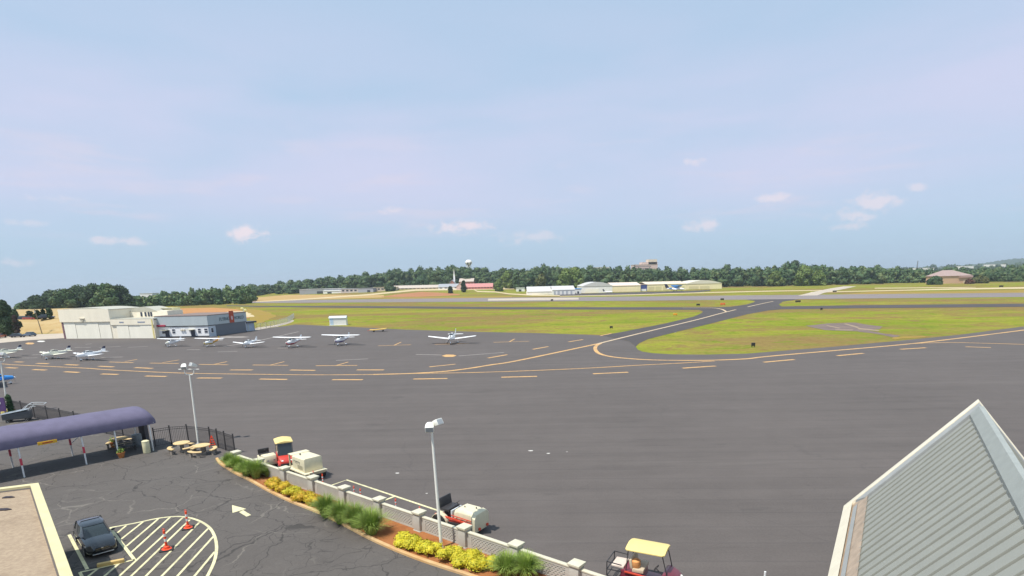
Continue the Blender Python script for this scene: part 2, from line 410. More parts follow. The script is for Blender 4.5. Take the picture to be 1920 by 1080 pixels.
YEL = paint_mat('yellow_line_paint', (.62, .36, .13), .5); CREAMP = paint_mat('pale_yellow_paint', (.70, .65, .38), .35); WHP = paint_mat('white_paint', (.7, .68, .62), .3); FADED = paint_mat('faded_paint', (.33, .29, .26), .6)

def build_ground():
    xs = sorted(set([-9000, -6500, -5000, -4000, -3200, -2500, -2000, -1600, -1400, -1200] + list(range(-1000, 1001, 25)) + [1600, 2500, 4000, 8000])); ys = [-120, 0, 250, 400, 430, 460, 500, 540] + list(range(560, 1101, 20)) + [1200, 1300, 1500, 1700, 2000, 2500, 3200, 4000, 5500, 9000]
    vs = [(x, y, hz(x, y)) for y in ys for x in xs]; n = len(xs)
    fs = [(j*n+i, j*n+i+1, (j+1)*n+i+1, (j+1)*n+i) for j in range(len(ys)-1) for i in range(n-1)]
    o = MB().add(vs, fs).build('ground', GRASS, smooth=True); struct(o)
build_ground()

def band(name, rows, m, off=.03, kind='structure', n=10):
    """strip of ground between two picture rows, laid on the terrain"""
    mb = MB(); rng = random.Random(len(rows)); top, bot = [], []
    for i in range(len(rows)-1):
        (x0_, a0, b0), (x1_, a1, b1) = rows[i], rows[i+1]
        for k in range(n if i < len(rows)-2 else n+1):
            t = k/n; x = x0_+(x1_-x0_)*t; top.append(GT(x, a0+(a1-a0)*t)); bot.append(GT(x, b0+(b1-b0)*t))
    rows_ = []
    for k in range(7):
        t = k/6; row = []
        for a, b in zip(bot, top):
            p = a.lerp(b, t); row.append((p.x, p.y, hz(p.x, p.y)+off))
        rows_.append(row)
    w = len(bot); vs = [p for r in rows_ for p in r]
    mb.add(vs, [(k*w+i, k*w+i+1, (k+1)*w+i+1, (k+1)*w+i) for k in range(6) for i in range(w-1)])
    o = mb.build(name, m); o['kind'] = kind; return o
def patch(name, pix, m, off=.02, wob=0.0):
    mb = MB(); rng = random.Random(len(pix)*7); pts = []
    n = len(pix)
    for i in range(n):
        a, b = pix[i], pix[(i+1) % n]
        for k in range(4):
            t = k/4; p = GT(a[0]+(b[0]-a[0])*t, a[1]+(b[1]-a[1])*t)
            pts.append((p.x+rng.uniform(-wob, wob), p.y+rng.uniform(-wob, wob), p.z+off))
    poly_sheet(mb, pts); o = mb.build(name, m); return struct(o)

band('runway', [(300, 568, 571), (480, 563.5, 568.5), (700, 561, 567), (960, 558, 565.5), (1200, 556, 564), (1440, 553.5, 561.5), (1920, 549, 557), (2150, 546, 554)], RUNWAY, .06)
band('runway_concrete_end', [(915, 560.4, 564), (1010, 558.7, 563.2), (1085, 558.4, 562)], PALE, .10)
band('taxiway', [(425, 572.6, 574), (480, 573.5, 575.5), (700, 574.2, 577.6), (960, 576, 580), (1300, 576.3, 581), (1440, 575.2, 580.4), (1600, 572.6, 578.2), (1920, 569.5, 575.4), (2150, 567, 573)], TAXI, .05)
patch('taxiway_connector', [(1180, 640), (1130, 629), (1172, 621.5), (1250, 606), (1300, 594), (1316, 587), (1318, 583.5), (1308, 580.5), (1300, 579), (1320, 577), (1372, 575), (1400, 571), (1414, 566.5), (1416, 564.5), (1400, 562), (1380, 561.5),
      (1520, 558.5), (1492, 562), (1468, 565.5), (1460, 571), (1466, 575), (1480, 577), (1470, 579.5), (1440, 582.3), (1400, 589.5), (1340, 605), (1270, 622), (1215, 636), (1198, 644), (1192, 650)], TAXI, .030)
def build_apron():
    mb = MB()
    pts = [G(x, y, .018) for x, y in [(-260, 668), (-100, 652), (0, 643), (60, 637.5), (118, 634), (292, 633), (395, 631), (478, 619), (520, 613), (555, 608.5), (640, 612), (760, 618), (900, 622.3), (1000, 624.4), (1100, 627.5), (1130, 629),
           (1180, 640), (1192, 650), (1196, 655.5), (1204, 659.2), (1222, 662), (1260, 664.3), (1320, 665), (1400, 663), (1470, 657.5), (1560, 650.3), (1640, 643), (1700, 637.5), (1800, 627.5), (1920, 612), (2020, 597)]]
    pts += [Vector((330, 120, .018)), Vector((330, -100, .018)), Vector((-160, -100, .018)), Vector((-190, 60, .018))]
    poly_sheet(mb, pts); struct(mb.build('apron', APRON))
build_apron()

KERB_PX = [(407, 862), (415, 872), (440, 888), (470, 903), (500, 920), (545, 942), (600, 964), (645, 986), (692, 1011), (745, 1035), (800, 1056), (870, 1079), (950, 1106), (1100, 1150)]
FENCE_MID = [(294, 838), (322, 833), (354, 831), (396, 837), (419, 843), (441, 851)]
WALL0 = Vector((-20.44, 41.71, 0)); WALL1 = Vector((2.63, 23.04, 0)); WDIR = (WALL1-WALL0).normalized(); WN = Vector((-WDIR.y, WDIR.x, 0))   # WN points away from the camera
KERB = smooth_path([G(x, y) for x, y in KERB_PX], 5)
def build_court():
    mb = MB()
    pts = [G(-200, 730, .045)] + [G(x, y, .045) for x, y in [(-40, 763), (20, 776), (145, 803), (270, 829)]] + [G(x, y, .045) for x, y in FENCE_MID[:4]] + [Vector((p.x, p.y, .045)) for p in [WALL0, WALL1, WALL1+WDIR*14]]
    pts += [Vector((6, 5, .045)), Vector((-60, 5, .045)), Vector((-90, 40, .045))]
    poly_sheet(mb, pts); struct(mb.build('parking_court', COURT))
    # planting bed
    mb = MB(); inner = [Vector((p.x, p.y, .09)) for p in KERB]
    outer = [Vector((p.x, p.y, .09)) for p in [WALL1+WDIR*9-WN*.08, WALL1-WN*.08, WALL0+WDIR*.2-WN*.08]]
    poly_sheet(mb, inner + outer)
    o = mb.build('mulch_bed', earth('mulch', (.33, .135, .05), (.26, .095, .035), (.40, .20, .10), .9, .9)); struct(o)
    mb = MB(); rings = []
    for i, p in enumerate(KERB):
        d = (KERB[min(i+1, len(KERB)-1)]-KERB[max(i-1, 0)]).normalized(); n = Vector((-d.y, d.x, 0))
        rings.append([p-n*.10+Vector((0, 0, 0)), p-n*.09+Vector((0, 0, .15)), p-n*.06+Vector((0, 0, .17)), p+n*.09+Vector((0, 0, .17)), p+n*.10])
    mb.loft(rings); struct(mb.build('kerb', earth('kerb_concrete', (.50, .30, .13), (.55, .38, .20), (.40, .24, .12), 1, 1)))
build_court()

def build_markings():
    mb = MB(); Z = .030
    def line(px, w=.42, z=Z, mi=0, n=6): ribbon(mb, smooth_path([G(x, y) for x, y in px], n), w, z, mi)
    def dash(a, b, w=.68, mi=0): ribbon(mb, [G(*a), G(*b)], w, Z, mi)
    L1 = [(-120, 678), (0, 682.5), (27, 684.3), (150, 690), (210, 694), (320, 699), (400, 701), (480, 702), (560, 703), (640, 703), (700, 702.5), (760, 701), (800, 699), (840, 696), (880, 691), (920, 684.5), (960, 678.5), (1040, 662), (1120, 645), (1205, 624), (1305, 600), (1362, 585), (1417, 572), (1450, 565)]
    line(L1[:11], .40, Z, 0); line(L1[10:19], .75, .034, 0); line(L1[18:], .7, .040, 1)
    line([(1127, 643.4), (1118.5, 648), (1116, 653), (1118, 658.5), (1126, 664), (1146, 669), (1180, 672.6), (1220, 675), (1280, 676), (1340, 675.5), (1400, 673), (1440, 668.5), (1565, 657.5), (1680, 647.5), (1760, 639), (1920, 619), (2010, 606)], .7)
    line([(770, 700.6), (800, 700.3), (880, 699), (960, 696.6), (1040, 693.5), (1120, 689.7), (1200, 685), (1280, 681), (1340, 677.2)], .42, .036)
    line([(1690, 646.5), (1730, 643.6), (1790, 642.5), (1840, 643.7), (1920, 646), (2050, 650)], .5, .036)
    line([(1362, 585), (1352, 579.8), (1330, 577.5), (1280, 577.6)], .8, .062, 1)
    for a, b in [((12, 689.5), (32, 690.5)), ((62, 693.2), (87, 694.2)), ((121, 697.2), (148, 698.6)), ((190, 701.4), (222, 702.4)), ((273, 705.2), (312, 706.2)), ((370, 709), (416, 709.2)), ((487, 711), (538, 711.8)), ((623, 712.2), (680, 712.3)),
                 ((775, 711), (839, 710)), ((940, 707.6), (1007, 706)), ((1112, 701.2), (1178, 698.2)), ((1280, 690.6), (1342, 686.5)), ((1432, 679.5), (1489, 674.3)), ((1570, 667.3), (1619, 662.6)), ((1688, 655.2), (1736, 652.2)), ((1810, 650.4), (1858, 652)),
                 ((27, 678.7), (44, 679.1)), ((69, 681.4), (91, 682.2)), ((122, 683.7), (147, 684.9)), ((185, 686.8), (213, 688.2)), ((253, 689.5), (286, 691)), ((432, 693.9), (474, 694)), ((544, 694), (591, 694.7)), ((669, 693.8), (720, 693.9))]: dash(a, b)
    for a, b in [((805, 688.2), (854, 683)), ((915, 671.6), (951, 665.2)), ((999, 655.2), (1028, 650)), ((1066, 641.2), (1093, 636.8)), ((1126, 629.8), (1146, 625.4))]: dash(a, b, .6)
    for a, b, c, d in [((373, 683.6), (428, 684.2), (402, 683.4), (426, 678.2)), ((474, 684.6), (541, 685.2), (506, 685), (533, 678.4)), ((592, 686), (670, 685.4), (632, 685.2), (653, 679)), ((709, 648.6), (771, 646.6), (739, 647.6), (752, 641.8)),
                       ((205, 679), (250, 680.2), (234, 678.4), (257, 674.2)), ((281, 681), (335, 681.8), (304, 680.4), (336, 675)), ((925, 642), (992, 640), (955, 641.2), (965, 635.6)), ((815, 645.8), (880, 644), (0, 0), (0, 0))]:
        ribbon(mb, [G(*a), G(*b)], .45, Z, 0); 
        if c[0]: ribbon(mb, [G(*c), G(*d)], .34, .034, 0)
    for a, b in [((140, 651.6), (170, 651.4)), ((186, 651.8), (226, 649.6)), ((240, 651.6), (278, 649.5)), ((60, 665.5), (78, 665)), ((190, 670.5), (230, 669.5)), ((350, 656), (375, 655.8)), ((408, 660), (445, 658.8)), ((780, 664.8), (828, 665.8)), ((860, 667.6), (945, 661)),
                 ((1176, 622.5), (1268, 623.5)), ((420, 650), (480, 640)), ((480, 640), (560, 622)), ((20, 672), (70, 671)), ((520, 653), (545, 652.6)), ((630, 676), (690, 673)), ((160, 645.8), (172, 644.6))]: ribbon(mb, [G(*a), G(*b)], .5, .026, 2)
    for c, hw, hh, mi in [((842, 667), 14, 2.5, 0), ((56, 644), 9, 1.9, 0), ((77, 640), 8, 1.4, 3), ((438, 632), 30, 1.5, 2)]:
        poly_sheet(mb, [G(c[0]+hw*x, c[1]+hh*y, .036) for x, y in ((-1, 0), (-.4, -.9), (.6, -.8), (1, -.1), (.5, .8), (-.5, .9))], mi)
    o = mb.build('apron_markings', [YEL, paint_mat('taxi_line_paint', (.58, .44, .28), .3), FADED, WHP]); struct(o)
    # painted bay beside the lattice wall
    mb = MB()
    ribbon(mb, [G(606, 916), G(650, 900.5), G(735, 929), G(830, 961)], .16, .030); ribbon(mb, [G(706, 945), G(741, 931)], .16, .034)
    for x, y, s in [(995, 845, .14), (1028, 850, .10), (745, 887, .10), (1063, 847, .05), (800, 925, .05)]:
        c = G(x, y, .030); poly_sheet(mb, [(c.x+s*1.5*math.cos(a), c.y+s*math.sin(a), .030) for a in (.2, 1.1, 2.4, 3.3, 4.6, 5.5)], 1)
    struct(mb.build('apron_bay_markings', [CREAMP, WHP]))
    # parking court paint
    mb = MB(); Z = .052
    def cl(px, w=.13, z=Z, s=1): ribbon(mb, smooth_path([G(x, y) for x, y in px], 6) if s else [G(x, y) for x, y in px], w, z)
    cl([(206, 991), (255, 982), (290, 974.5), (320, 970.5), (345, 970.5), (370, 976.5), (390, 988), (401, 1003), (406, 1022), (405, 1042), (399, 1062), (385, 1090)], .15)
    cl([(206, 991), (253, 1052)], .15, .056, 0); cl([(130, 1004), (164, 1069)], .15, Z, 0); cl([(253, 1051), (183, 1068), (150, 1075)], .13, .056, 0); cl([(150, 1075), (158, 1090)], .13, .060, 0)
    for a, b in [((220, 1001), (237, 987)), ((227, 1013), (268, 980.5)), ((237, 1026), (297, 974.5)), ((246, 1038), (319, 971.5)), ((210, 1095), (343, 972)), ((236, 1092), (356, 976)), ((262, 1094), (374, 981)), ((292, 1094), (391, 992)), ((322, 1094), (401, 1007)), ((355, 1094), (403, 1036)),
                 ((180, 1096), (224, 1058)), ((156, 1090), (184, 1068))]: cl([a, b], .12, .054, 0)
    poly_sheet(mb, [G(x, y, Z) for x, y in [(435, 947), (462, 954), (436, 961.5)]]); poly_sheet(mb, [G(x, y, .056) for x, y in [(448, 960), (456, 956.5), (471, 965.5), (462, 968.5)]])
    struct(mb.build('court_markings', CREAMP))
build_markings()

# bare earth, tracks and old pads in the field
patch('clay_field', [(276, 593), (288, 584), (330, 578.5), (400, 577), (452, 580), (466, 586), (478, 594), (440, 600), (300, 606)], CLAY, .03, 1.0)
patch('sandy_field_edge', [(408, 588), (430, 584), (456, 583.5), (470, 588), (476, 594), (440, 596)], SAND, .05, .6)
patch('ochre_field', [(440, 577), (480, 580), (510, 587), (518, 594), (500, 602), (484, 608), (470, 600), (456, 588)], OCHRE, .04, 1.0)
band('tan_field', [(330, 572, 576), (400, 566, 571.5), (480, 558, 564.8), (540, 553, 562.8), (620, 552.6, 561), (720, 553, 557.5)], TAN, .06)
band('sandy_track', [(480, 565.4, 566.6), (560, 561, 563), (690, 551.5, 554), (780, 542.5, 545.5), (890, 540.6, 543.6), (1000, 538.5, 541.5)], SAND, .12)
band('red_clay_strip', [(715, 556.2, 556.8), (745, 552, 557), (790, 547.5, 556.5), (830, 549, 555), (862, 551.5, 553.5)], RED, .08)
band('ochre_strip', [(640, 557.2, 560), (760, 557, 560.4), (900, 556, 559.2), (960, 555, 557.4)], OCHRE, .05)
band('service_road', [(888, 541.8, 543.5), (895, 545.5, 547.6), (930, 546.6, 548.6), (955, 550.3, 552.2), (1000, 552.6, 554.8), (1050, 553.6, 555.2)], SAND, .11)
band('hangar_apron', [(1040, 551.8, 555), (1150, 549, 553), (1300, 545.5, 548.6), (1332, 543.4, 545.6)], TAXI, .07)
band('hangar_apron_edge', [(1050, 555, 556), (1190, 552, 553.4), (1290, 548.8, 550.2), (1440, 545.2, 546.8), (1560, 543.5, 544.6)], SAND, .05)
band('far_track', [(1520, 547.5, 548.8), (1700, 543.4, 545), (1800, 540.6, 543), (1920, 538.4, 541.4), (2100, 535, 538)], SAND, .05)
band('pale_strip', [(1640, 539.8, 541.2), (1800, 538.6, 540), (1830, 538.4, 539)], SAND, .06)
patch('exit_taxiway', [(1496, 554.6), (1520, 548.5), (1556, 541), (1582, 537), (1606, 537), (1580, 542.5), (1546, 549), (1532, 554)], PALE, .07)
patch('brown_field', [(1640, 546.8), (1800, 546), (1920, 543.5), (1990, 542), (1980, 549), (1800, 551.4), (1560, 552.6)], OCHRE, .03, 3.0)
OLDPAD = earth('old_pad_concrete', (.155, .12, .11), (.19, .145, .125), (.22, .18, .14), .3, .3)
patch('old_pad', [(1510, 611), (1552, 606.5), (1602, 605), (1655, 612.6), (1650, 617), (1626, 619), (1660, 626), (1692, 630.5), (1676, 633), (1650, 627), (1606, 621.5), (1546, 619)], OLDPAD, .03, .3)
OLDSTR = earth('old_pad_worn', (.32, .25, .17), (.26, .20, .15), (.36, .29, .20), .3, .3)
for pix in ([(1548, 610.8), (1552, 610.2), (1576, 615.4), (1572, 616)], [(1582, 607.6), (1586, 607), (1612, 614), (1606, 614.8)], [(1606, 614.6), (1650, 619.6), (1646, 621.2), (1610, 617.8)], [(1566, 618.2), (1600, 618.4), (1598, 619.9), (1566, 619.7)]): patch('old_pad_stripe', pix, OLDSTR, .05)
patch('bare_verge', [(1672, 633), (1688, 631), (1742, 630.6), (1730, 632.6), (1690, 635.4), (1676, 637)], OCHRE, .035, .3)
patch('gravel_verge', [(470, 619.5), (482, 614.5), (510, 611), (536, 605), (549, 599.5), (551, 602), (540, 607), (520, 612.5), (490, 617.5), (476, 621)], PALE, .028, .2)
patch('gravel_lot', [(-80, 655), (-60, 630), (10, 628.5), (122, 625), (124, 634), (60, 637.5), (0, 643)], PALE, .012)

def build_embankment():
    """graded earth bank with a parking terrace, behind the gravel lot"""
    mb = MB(); cols = [(-40, 628.5, 600.5), (20, 626.5, 599.5), (70, 625.5, 599), (122, 625, 597), (190, 624, 596)]; rows_ = []
    for x, b, t in cols:
        g = G(x, b); c = P(x, t, g.y+7); k = 1.7
        rows_.append([g, g.lerp(c, .33)+Vector((0, 0, .1)), g.lerp(c, .66)+Vector((0, 0, .1)), c, Vector((c.x*1.13, c.y*1.13+3, c.z+.05)), Vector((c.x*1.6, c.y*1.6, c.z-.2)), Vector((c.x*2.2, c.y*2.2, 0))])
    w = 7; vs = [p for r in rows_ for p in r]; mb.add(vs, [(i*w+k, (i+1)*w+k, (i+1)*w+k+1, i*w+k+1) for i in range(4) for k in range(w-1)])
    struct(mb.build('embankment', [earth('bank_earth', (.40, .29, .135), (.44, .33, .17), (.36, .23, .10), .02, .3)]))
build_embankment()
def build_hill():
    mb = MB(); prof = [(1600, 506), (1690, 503), (1730, 501.5), (1790, 498), (1840, 494), (1870, 489), (1900, 485.5), (1930, 483), (2010, 480), (2150, 486), (2400, 500)]
    rng = random.Random(3); rows_ = []
    pr = []
    for i in range(len(prof)-1):
        for k in range(12): t = k/12; pr.append((prof[i][0]+(prof[i+1][0]-prof[i][0])*t, prof[i][1]+(prof[i+1][1]-prof[i][1])*t))
    for x, y in pr:
        c = P(x, y, 3600); col_ = []
        for d, h in ((-900, 0), (-600, .35), (-300, .75), (0, 1), (400, .5), (900, 0)): col_.append(Vector((c.x*(3600+d)/3600, 3600+d, max(0, (c.z+rng.uniform(-4, 4))*h))))
        rows_.append(col_)
    vs = [p for r in rows_ for p in r]; mb.add(vs, [(i*6+k, (i+1)*6+k, (i+1)*6+k+1, i*6+k+1) for i in range(len(rows_)-1) for k in range(5)])
    struct(mb.build('hill', foliage('hill_forest', [(.035, .06, .03), (.05, .08, .035), (.03, .05, .03)], .02), smooth=True))
build_hill()
# ---------------------------------------------------------------- shared finishes
WHITE = mat('white_paint_metal', (.74, .74, .73), .4, var=.06); CREAM = mat('cream_paint', (.72, .66, .50), .45, var=.08); GALV = mat('galvanised_steel', (.62, .64, .64), .4, .3, var=.1)
BLACKIRON = mat('black_iron', (.035, .033, .035), .5); RUBBER = mat('tyre_rubber', (.022, .022, .023), .85, var=.2); DKGREY = mat('dark_grey_metal', (.075, .08, .085), .5); CHROME = mat('chrome', (.7, .7, .7), .15, 1.0, var=.02)
GLASS = mat('tinted_glass', (.020, .028, .030), .06, var=.05, coat=.6); REDP = mat('red_paint', (.55, .045, .03), .35, var=.08, coat=.3); MAROON = mat('maroon_paint', (.16, .022, .035), .35, coat=.3); ORANGE = mat('orange_plastic', (.80, .075, .02), .5, var=.06)
STUCCO = mat('cream_stucco', (.66, .60, .48), .85, var=.06, scale=.6); GREYWALL = mat('grey_block', (.43, .41, .36), .85, var=.12, scale=2.0, bump=.3); CAPM = mat('concrete_cap', (.55, .52, .40), .8, var=.1, scale=4, bump=.2)
BEIGE = mat('beige_seat', (.50, .42, .30), .6); LAMPW = mat('lamp_housing', (.78, .77, .70), .35, var=.04); LENS = mat('lamp_lens', (.35, .37, .38), .1)

def wheel(parent, c, r, w, name='wheel', axis='y', rim=WHITE, rr=.55):
    """tyre with a dished rim on both faces"""
    t = MB().lathe([(r*.62, -w/2), (r*.92, -w/2), (r, -w*.32), (r, w*.32), (r*.92, w/2), (r*.62, w/2)], 20, c, axis).build(name, RUBBER, parent, smooth=True)
    MB().lathe([(r*.05, -w*.50), (r*.2, -w*.50), (r*.24, -w*.44), (r*rr, -w*.40), (r*.66, -w*.53), (r*.66, w*.53), (r*rr, w*.40), (r*.24, w*.44), (r*.2, w*.50), (r*.05, w*.50)], 16, c, axis).build('rim', rim, t, smooth=True)
    return t

# ---------------------------------------------------------------- lattice wall along the apron
def build_wall():
    root = thing('lattice_wall', 'low grey pierced-block wall with square capped pillars between the planting bed and apron', 'wall', WALL0, math.atan2(WDIR.y, WDIR.x))
    n, step = 13, (WALL1-WALL0).length/9
    for k in range(n):
        x = k*step
        p = MB().box((x, 0, .5), (.46, .46, 1.0)).box((x, 0, .06), (.54, .54, .12)).build('pillar', GREYWALL, root, bevel=.012)
        MB().box((x, 0, 1.115), (.60, .60, .10)).box((x, 0, 1.035), (.52, .52, .06)).box((x, 0, 1.19), (.56, .56, .05), top=(.3, .3)).build('cap', CAPM, p, bevel=.012)
        if k == n-1: break
        a, b = x+.232, x+step-.232; L = b-a
        mb = MB(); th = .16
        mb.box(((a+b)/2, 0, .08), (L, th, .16)).box(((a+b)/2, 0, .80), (L, th, .12)).box((a+.15, 0, .45), (.30, th, .58)).box((b-.15, 0, .45), (.30, th, .58))
        x0_, x1_ = a+.30, b-.30; rows, ns = 6, 11; hh = .58/rows
        for r in range(rows):
            z = .16+hh*r
            mb.box(((x0_+x1_)/2, 0, z+hh*.22), (x1_-x0_, th*.85, hh*.44))
            for c in range(ns+1):
                xx = x0_+(c+(.5 if r % 2 else 0))*(x1_-x0_)/ns
                if xx < x1_: mb.box((xx, 0, z+hh*.70), ((x1_-x0_)/ns*.52, th*.85, hh*.60))
        mb.build('lattice_panel', GREYWALL, root)
        MB().box(((a+b)/2, 0, .895), (L, .21, .07)).build('coping', CAPM, root, bevel=.012)
build_wall()

# ---------------------------------------------------------------- iron fences
def iron_fence(name, label, pts, h, nper=None, mesh_panels=False):
    o0 = pts[0]; root = thing(name, label, 'fence', o0); pts = [Vector((p.x, p.y, 0))-Vector((o0.x, o0.y, 0)) for p in pts]
    for p in pts: MB().box((p.x, p.y, h/2+.04), (.075, .075, h+.08)).box((p.x, p.y, h+.10), (.10, .10, .04)).build('post', BLACKIRON, root)
    for a, b in zip(pts, pts[1:]):
        mb = MB(); d = b-a; L = d.length; n = max(3, int(L/.125)); rz = math.atan2(d.y, d.x)
        for z in (.12, h-.22, h-.05): mb.bar(a+Vector((0, 0, z)), b+Vector((0, 0, z)), .035)
        for k in range(1, n):
            q = a+d*(k/n); mb.box((q.x, q.y, h/2), (.019, .019, h-.1), rz)
        mb.build('railing_panel', BLACKIRON, root)
iron_fence('iron_fence', 'black iron railing fence bending around the lamp post behind the picnic tables', [G(x, y) for x, y in [(292, 838), (322, 833), (354, 830.5), (396, 836), (410, 840), (424, 845), (441, 851)]], 1.55)
fp = [G(-20, 765), G(265, 828)]
iron_fence('iron_fence', 'long black iron railing fence running behind the purple canopy', [fp[0].lerp(fp[1], k/11) for k in range(12)], 1.5)

# ---------------------------------------------------------------- purple canopy
PURPLE = mat('purple_canvas', (.122, .110, .176), .8, var=.16, scale=1.3, bump=.35, bscale=2.2)
def build_canopy():
    A = G(163, 872); B = G(288, 846); d = (B-A); d.z = 0; d.normalize(); nrm = Vector((-d.y, d.x, 0))
    root = thing('canopy', 'long barrel-topped purple canvas canopy on white posts over the walkway', 'canopy', A, math.atan2(d.y, d.x))
    x1 = (B-A).length+.35; x0_ = -11.0; W = 3.75; eave = 2.42; rise = 1.12
    rings = []; n = 20
    def arc(x, k, kk):
        return [Vector((x, W/2+.02 - (W/2+.1)*k*math.cos(math.pi*j/n), eave-.16*(j in (0, n)) + rise*kk*(math.sin(math.pi*j/n)**.62))) for j in range(n+1)]
    for i in range(26): 
        sag = 1-.012*(i % 4 != 0)
        rings.append(arc(x0_+(x1-.55-x0_)*i/25, 1, sag))
    for t in (.35, .6, .8, .93, 1.0): rings.append(arc(x1-.55+.75*t, 1-.10*t**3, math.sqrt(max(.0, 1-t*t*.93))))
    mb = MB(); mb.loft(rings, caps=False, closed=False)
    mb.build('canopy_cover', PURPLE, root, smooth=True)
    fr = MB()
    for y in (.02, W+.02): fr.bar((x0_, y, eave-.05), (x1, y, eave-.05), .05)
    for i in range(7): 
        x = x0_+(x1-.6-x0_)*i/6; fr.tube([Vector((x, W/2-(W/2)*math.cos(math.pi*j/10), eave-.04+(rise-.06)*math.sin(math.pi*j/10)**.62)) for j in range(11)], .022, 6)
    fr.build('frame', GALV, root)
    for px in (-25, 37, 163, 225, 288):
        g = G(px, {-25: 900, 37: 888, 163: 872, 225: 860, 288: 846}[px]); lx = (g-A).dot(d)
        for y in (.02, W+.02):
            if px == 225 and y > 1: continue
            p = MB().tube([(lx, y, 0), (lx, y, eave)], .055, 10).box((lx, y, .02), (.22, .22, .04)).build('post', WHITE, root)
            if px in (37, 163): MB().lathe([(.075, .95), (.075, 1.45)], 12, (lx, y, 0)).build('red_band', mat('red_band', (.6, .05, .09), .5), p)
    for a, b in (((.02, .35), (1.75, 1.15)),): MB().bar((.1, W+.0, 1.1), (1.6, W+.0, eave-.1), .05).bar((-.1, W, 1.6), (-1.3, W, eave-.75), .05).build('brace', WHITE, root)
    g = G(88, 826, 2.42); lx = (g-A).dot(d)
    s = MB().box((lx, -.13, eave-.13), (1.15, .05, .24)).build('clearance_sign', mat('yellow_sign', (.75, .42, .02), .5), root, bevel=.02)
    MB().box((lx, -.162, eave-.13), (.62, .012, .09)).build('sign_lettering', mat('sign_red', (.45, .06, .02), .5), s)
build_canopy()

# ---------------------------------------------------------------- lamp posts
def lamp_post(label, base, h, lean, yaw, heads):
    root = thing('lamp_post', label, 'lamp post', base, 0, 'lamp posts along the apron edge'); top = Vector((lean[0], lean[1], h))
    MB().tube([(0, 0, 0), top*.5, top], [.085, .072, .055], 12).build('pole', LAMPW, root, smooth=True)
    MB().box((0, 0, .02), (.36, .36, .04)).lathe([(.12, .04), (.10, .16)], 12).build('base_plate', GALV, root)
    M = Matrix.Rotation(yaw, 4, 'Z')
    br = MB()
    if heads == 'yoke':
        br.tube([top+M @ Vector(v) for v in ((-.42, 0, .36), (-.40, 0, .12), (-.25, 0, -.02), (0, 0, -.04), (.25, 0, -.02), (.40, 0, .12), (.42, 0, .36))], .035, 8)
        br.tube([top+M @ Vector((-.9, 0, .42)), top+M @ Vector((.9, 0, .42))], .035, 8); br.build('bracket', LAMPW, root, smooth=True)
        spots = [((-.38, 0, .66), .5, 25), ((.42, .05, .72), -.5, -30)]
    else:
        br.tube([top+Vector((0, 0, -.05)), top+Vector((0, 0, .18))], .05, 8); br.build('bracket', LAMPW, root); spots = [((-.10, -.12, .34), .35, -12), ((.26, .14, .42), -.5, 38)]
    for c, ry, a in spots:
        c = top+M @ Vector(c); lam = MB(); Mx = Matrix.Translation(c) @ Matrix.Rotation(yaw+R(a), 4, 'Z') @ Matrix.Rotation(ry, 4, 'X')
        ring = lambda y, w, z0, z1: [Mx @ Vector(v) for v in ((-w, y, z0), (w, y, z0), (w, y, z1), (-w, y, z1))]
        lam.loft([ring(-.27, .21, -.14, .16), ring(0, .19, -.11, .17), ring(.20, .14, -.06, .14), ring(.30, .08, 0, .1)])
        hd = lam.build('floodlight', LAMPW, root, bevel=.03)
        MB().add([Mx @ Vector(v) for v in ((-.17, -.276, -.11), (.17, -.276, -.11), (.17, -.276, .13), (-.17, -.276, .13))], [(0, 1, 2, 3)]).build('lens', LENS, hd)
    return root
lamp_post('tall white twin floodlight pole standing in the yellow shrub bed by the lattice wall', G(828, 1030), 6.0, (-.16, 0), R(15), 'pair')
lamp_post('white pole with two floodlights on a U-shaped yoke behind the picnic tables', G(372, 833), 6.0, (.15, 0), R(-6), 'yoke')
lp = lamp_post('white floodlight pole on a yellow concrete footing at the picture left edge', G(16, 775), 5.7, (.4, 0), R(20), 'yoke')
MB().lathe([(.62, 0), (.60, .32), (.42, .42), (.1, .42)], 18).build('footing', mat('yellow_footing', (.62, .52, .16), .8), lp, smooth=True)

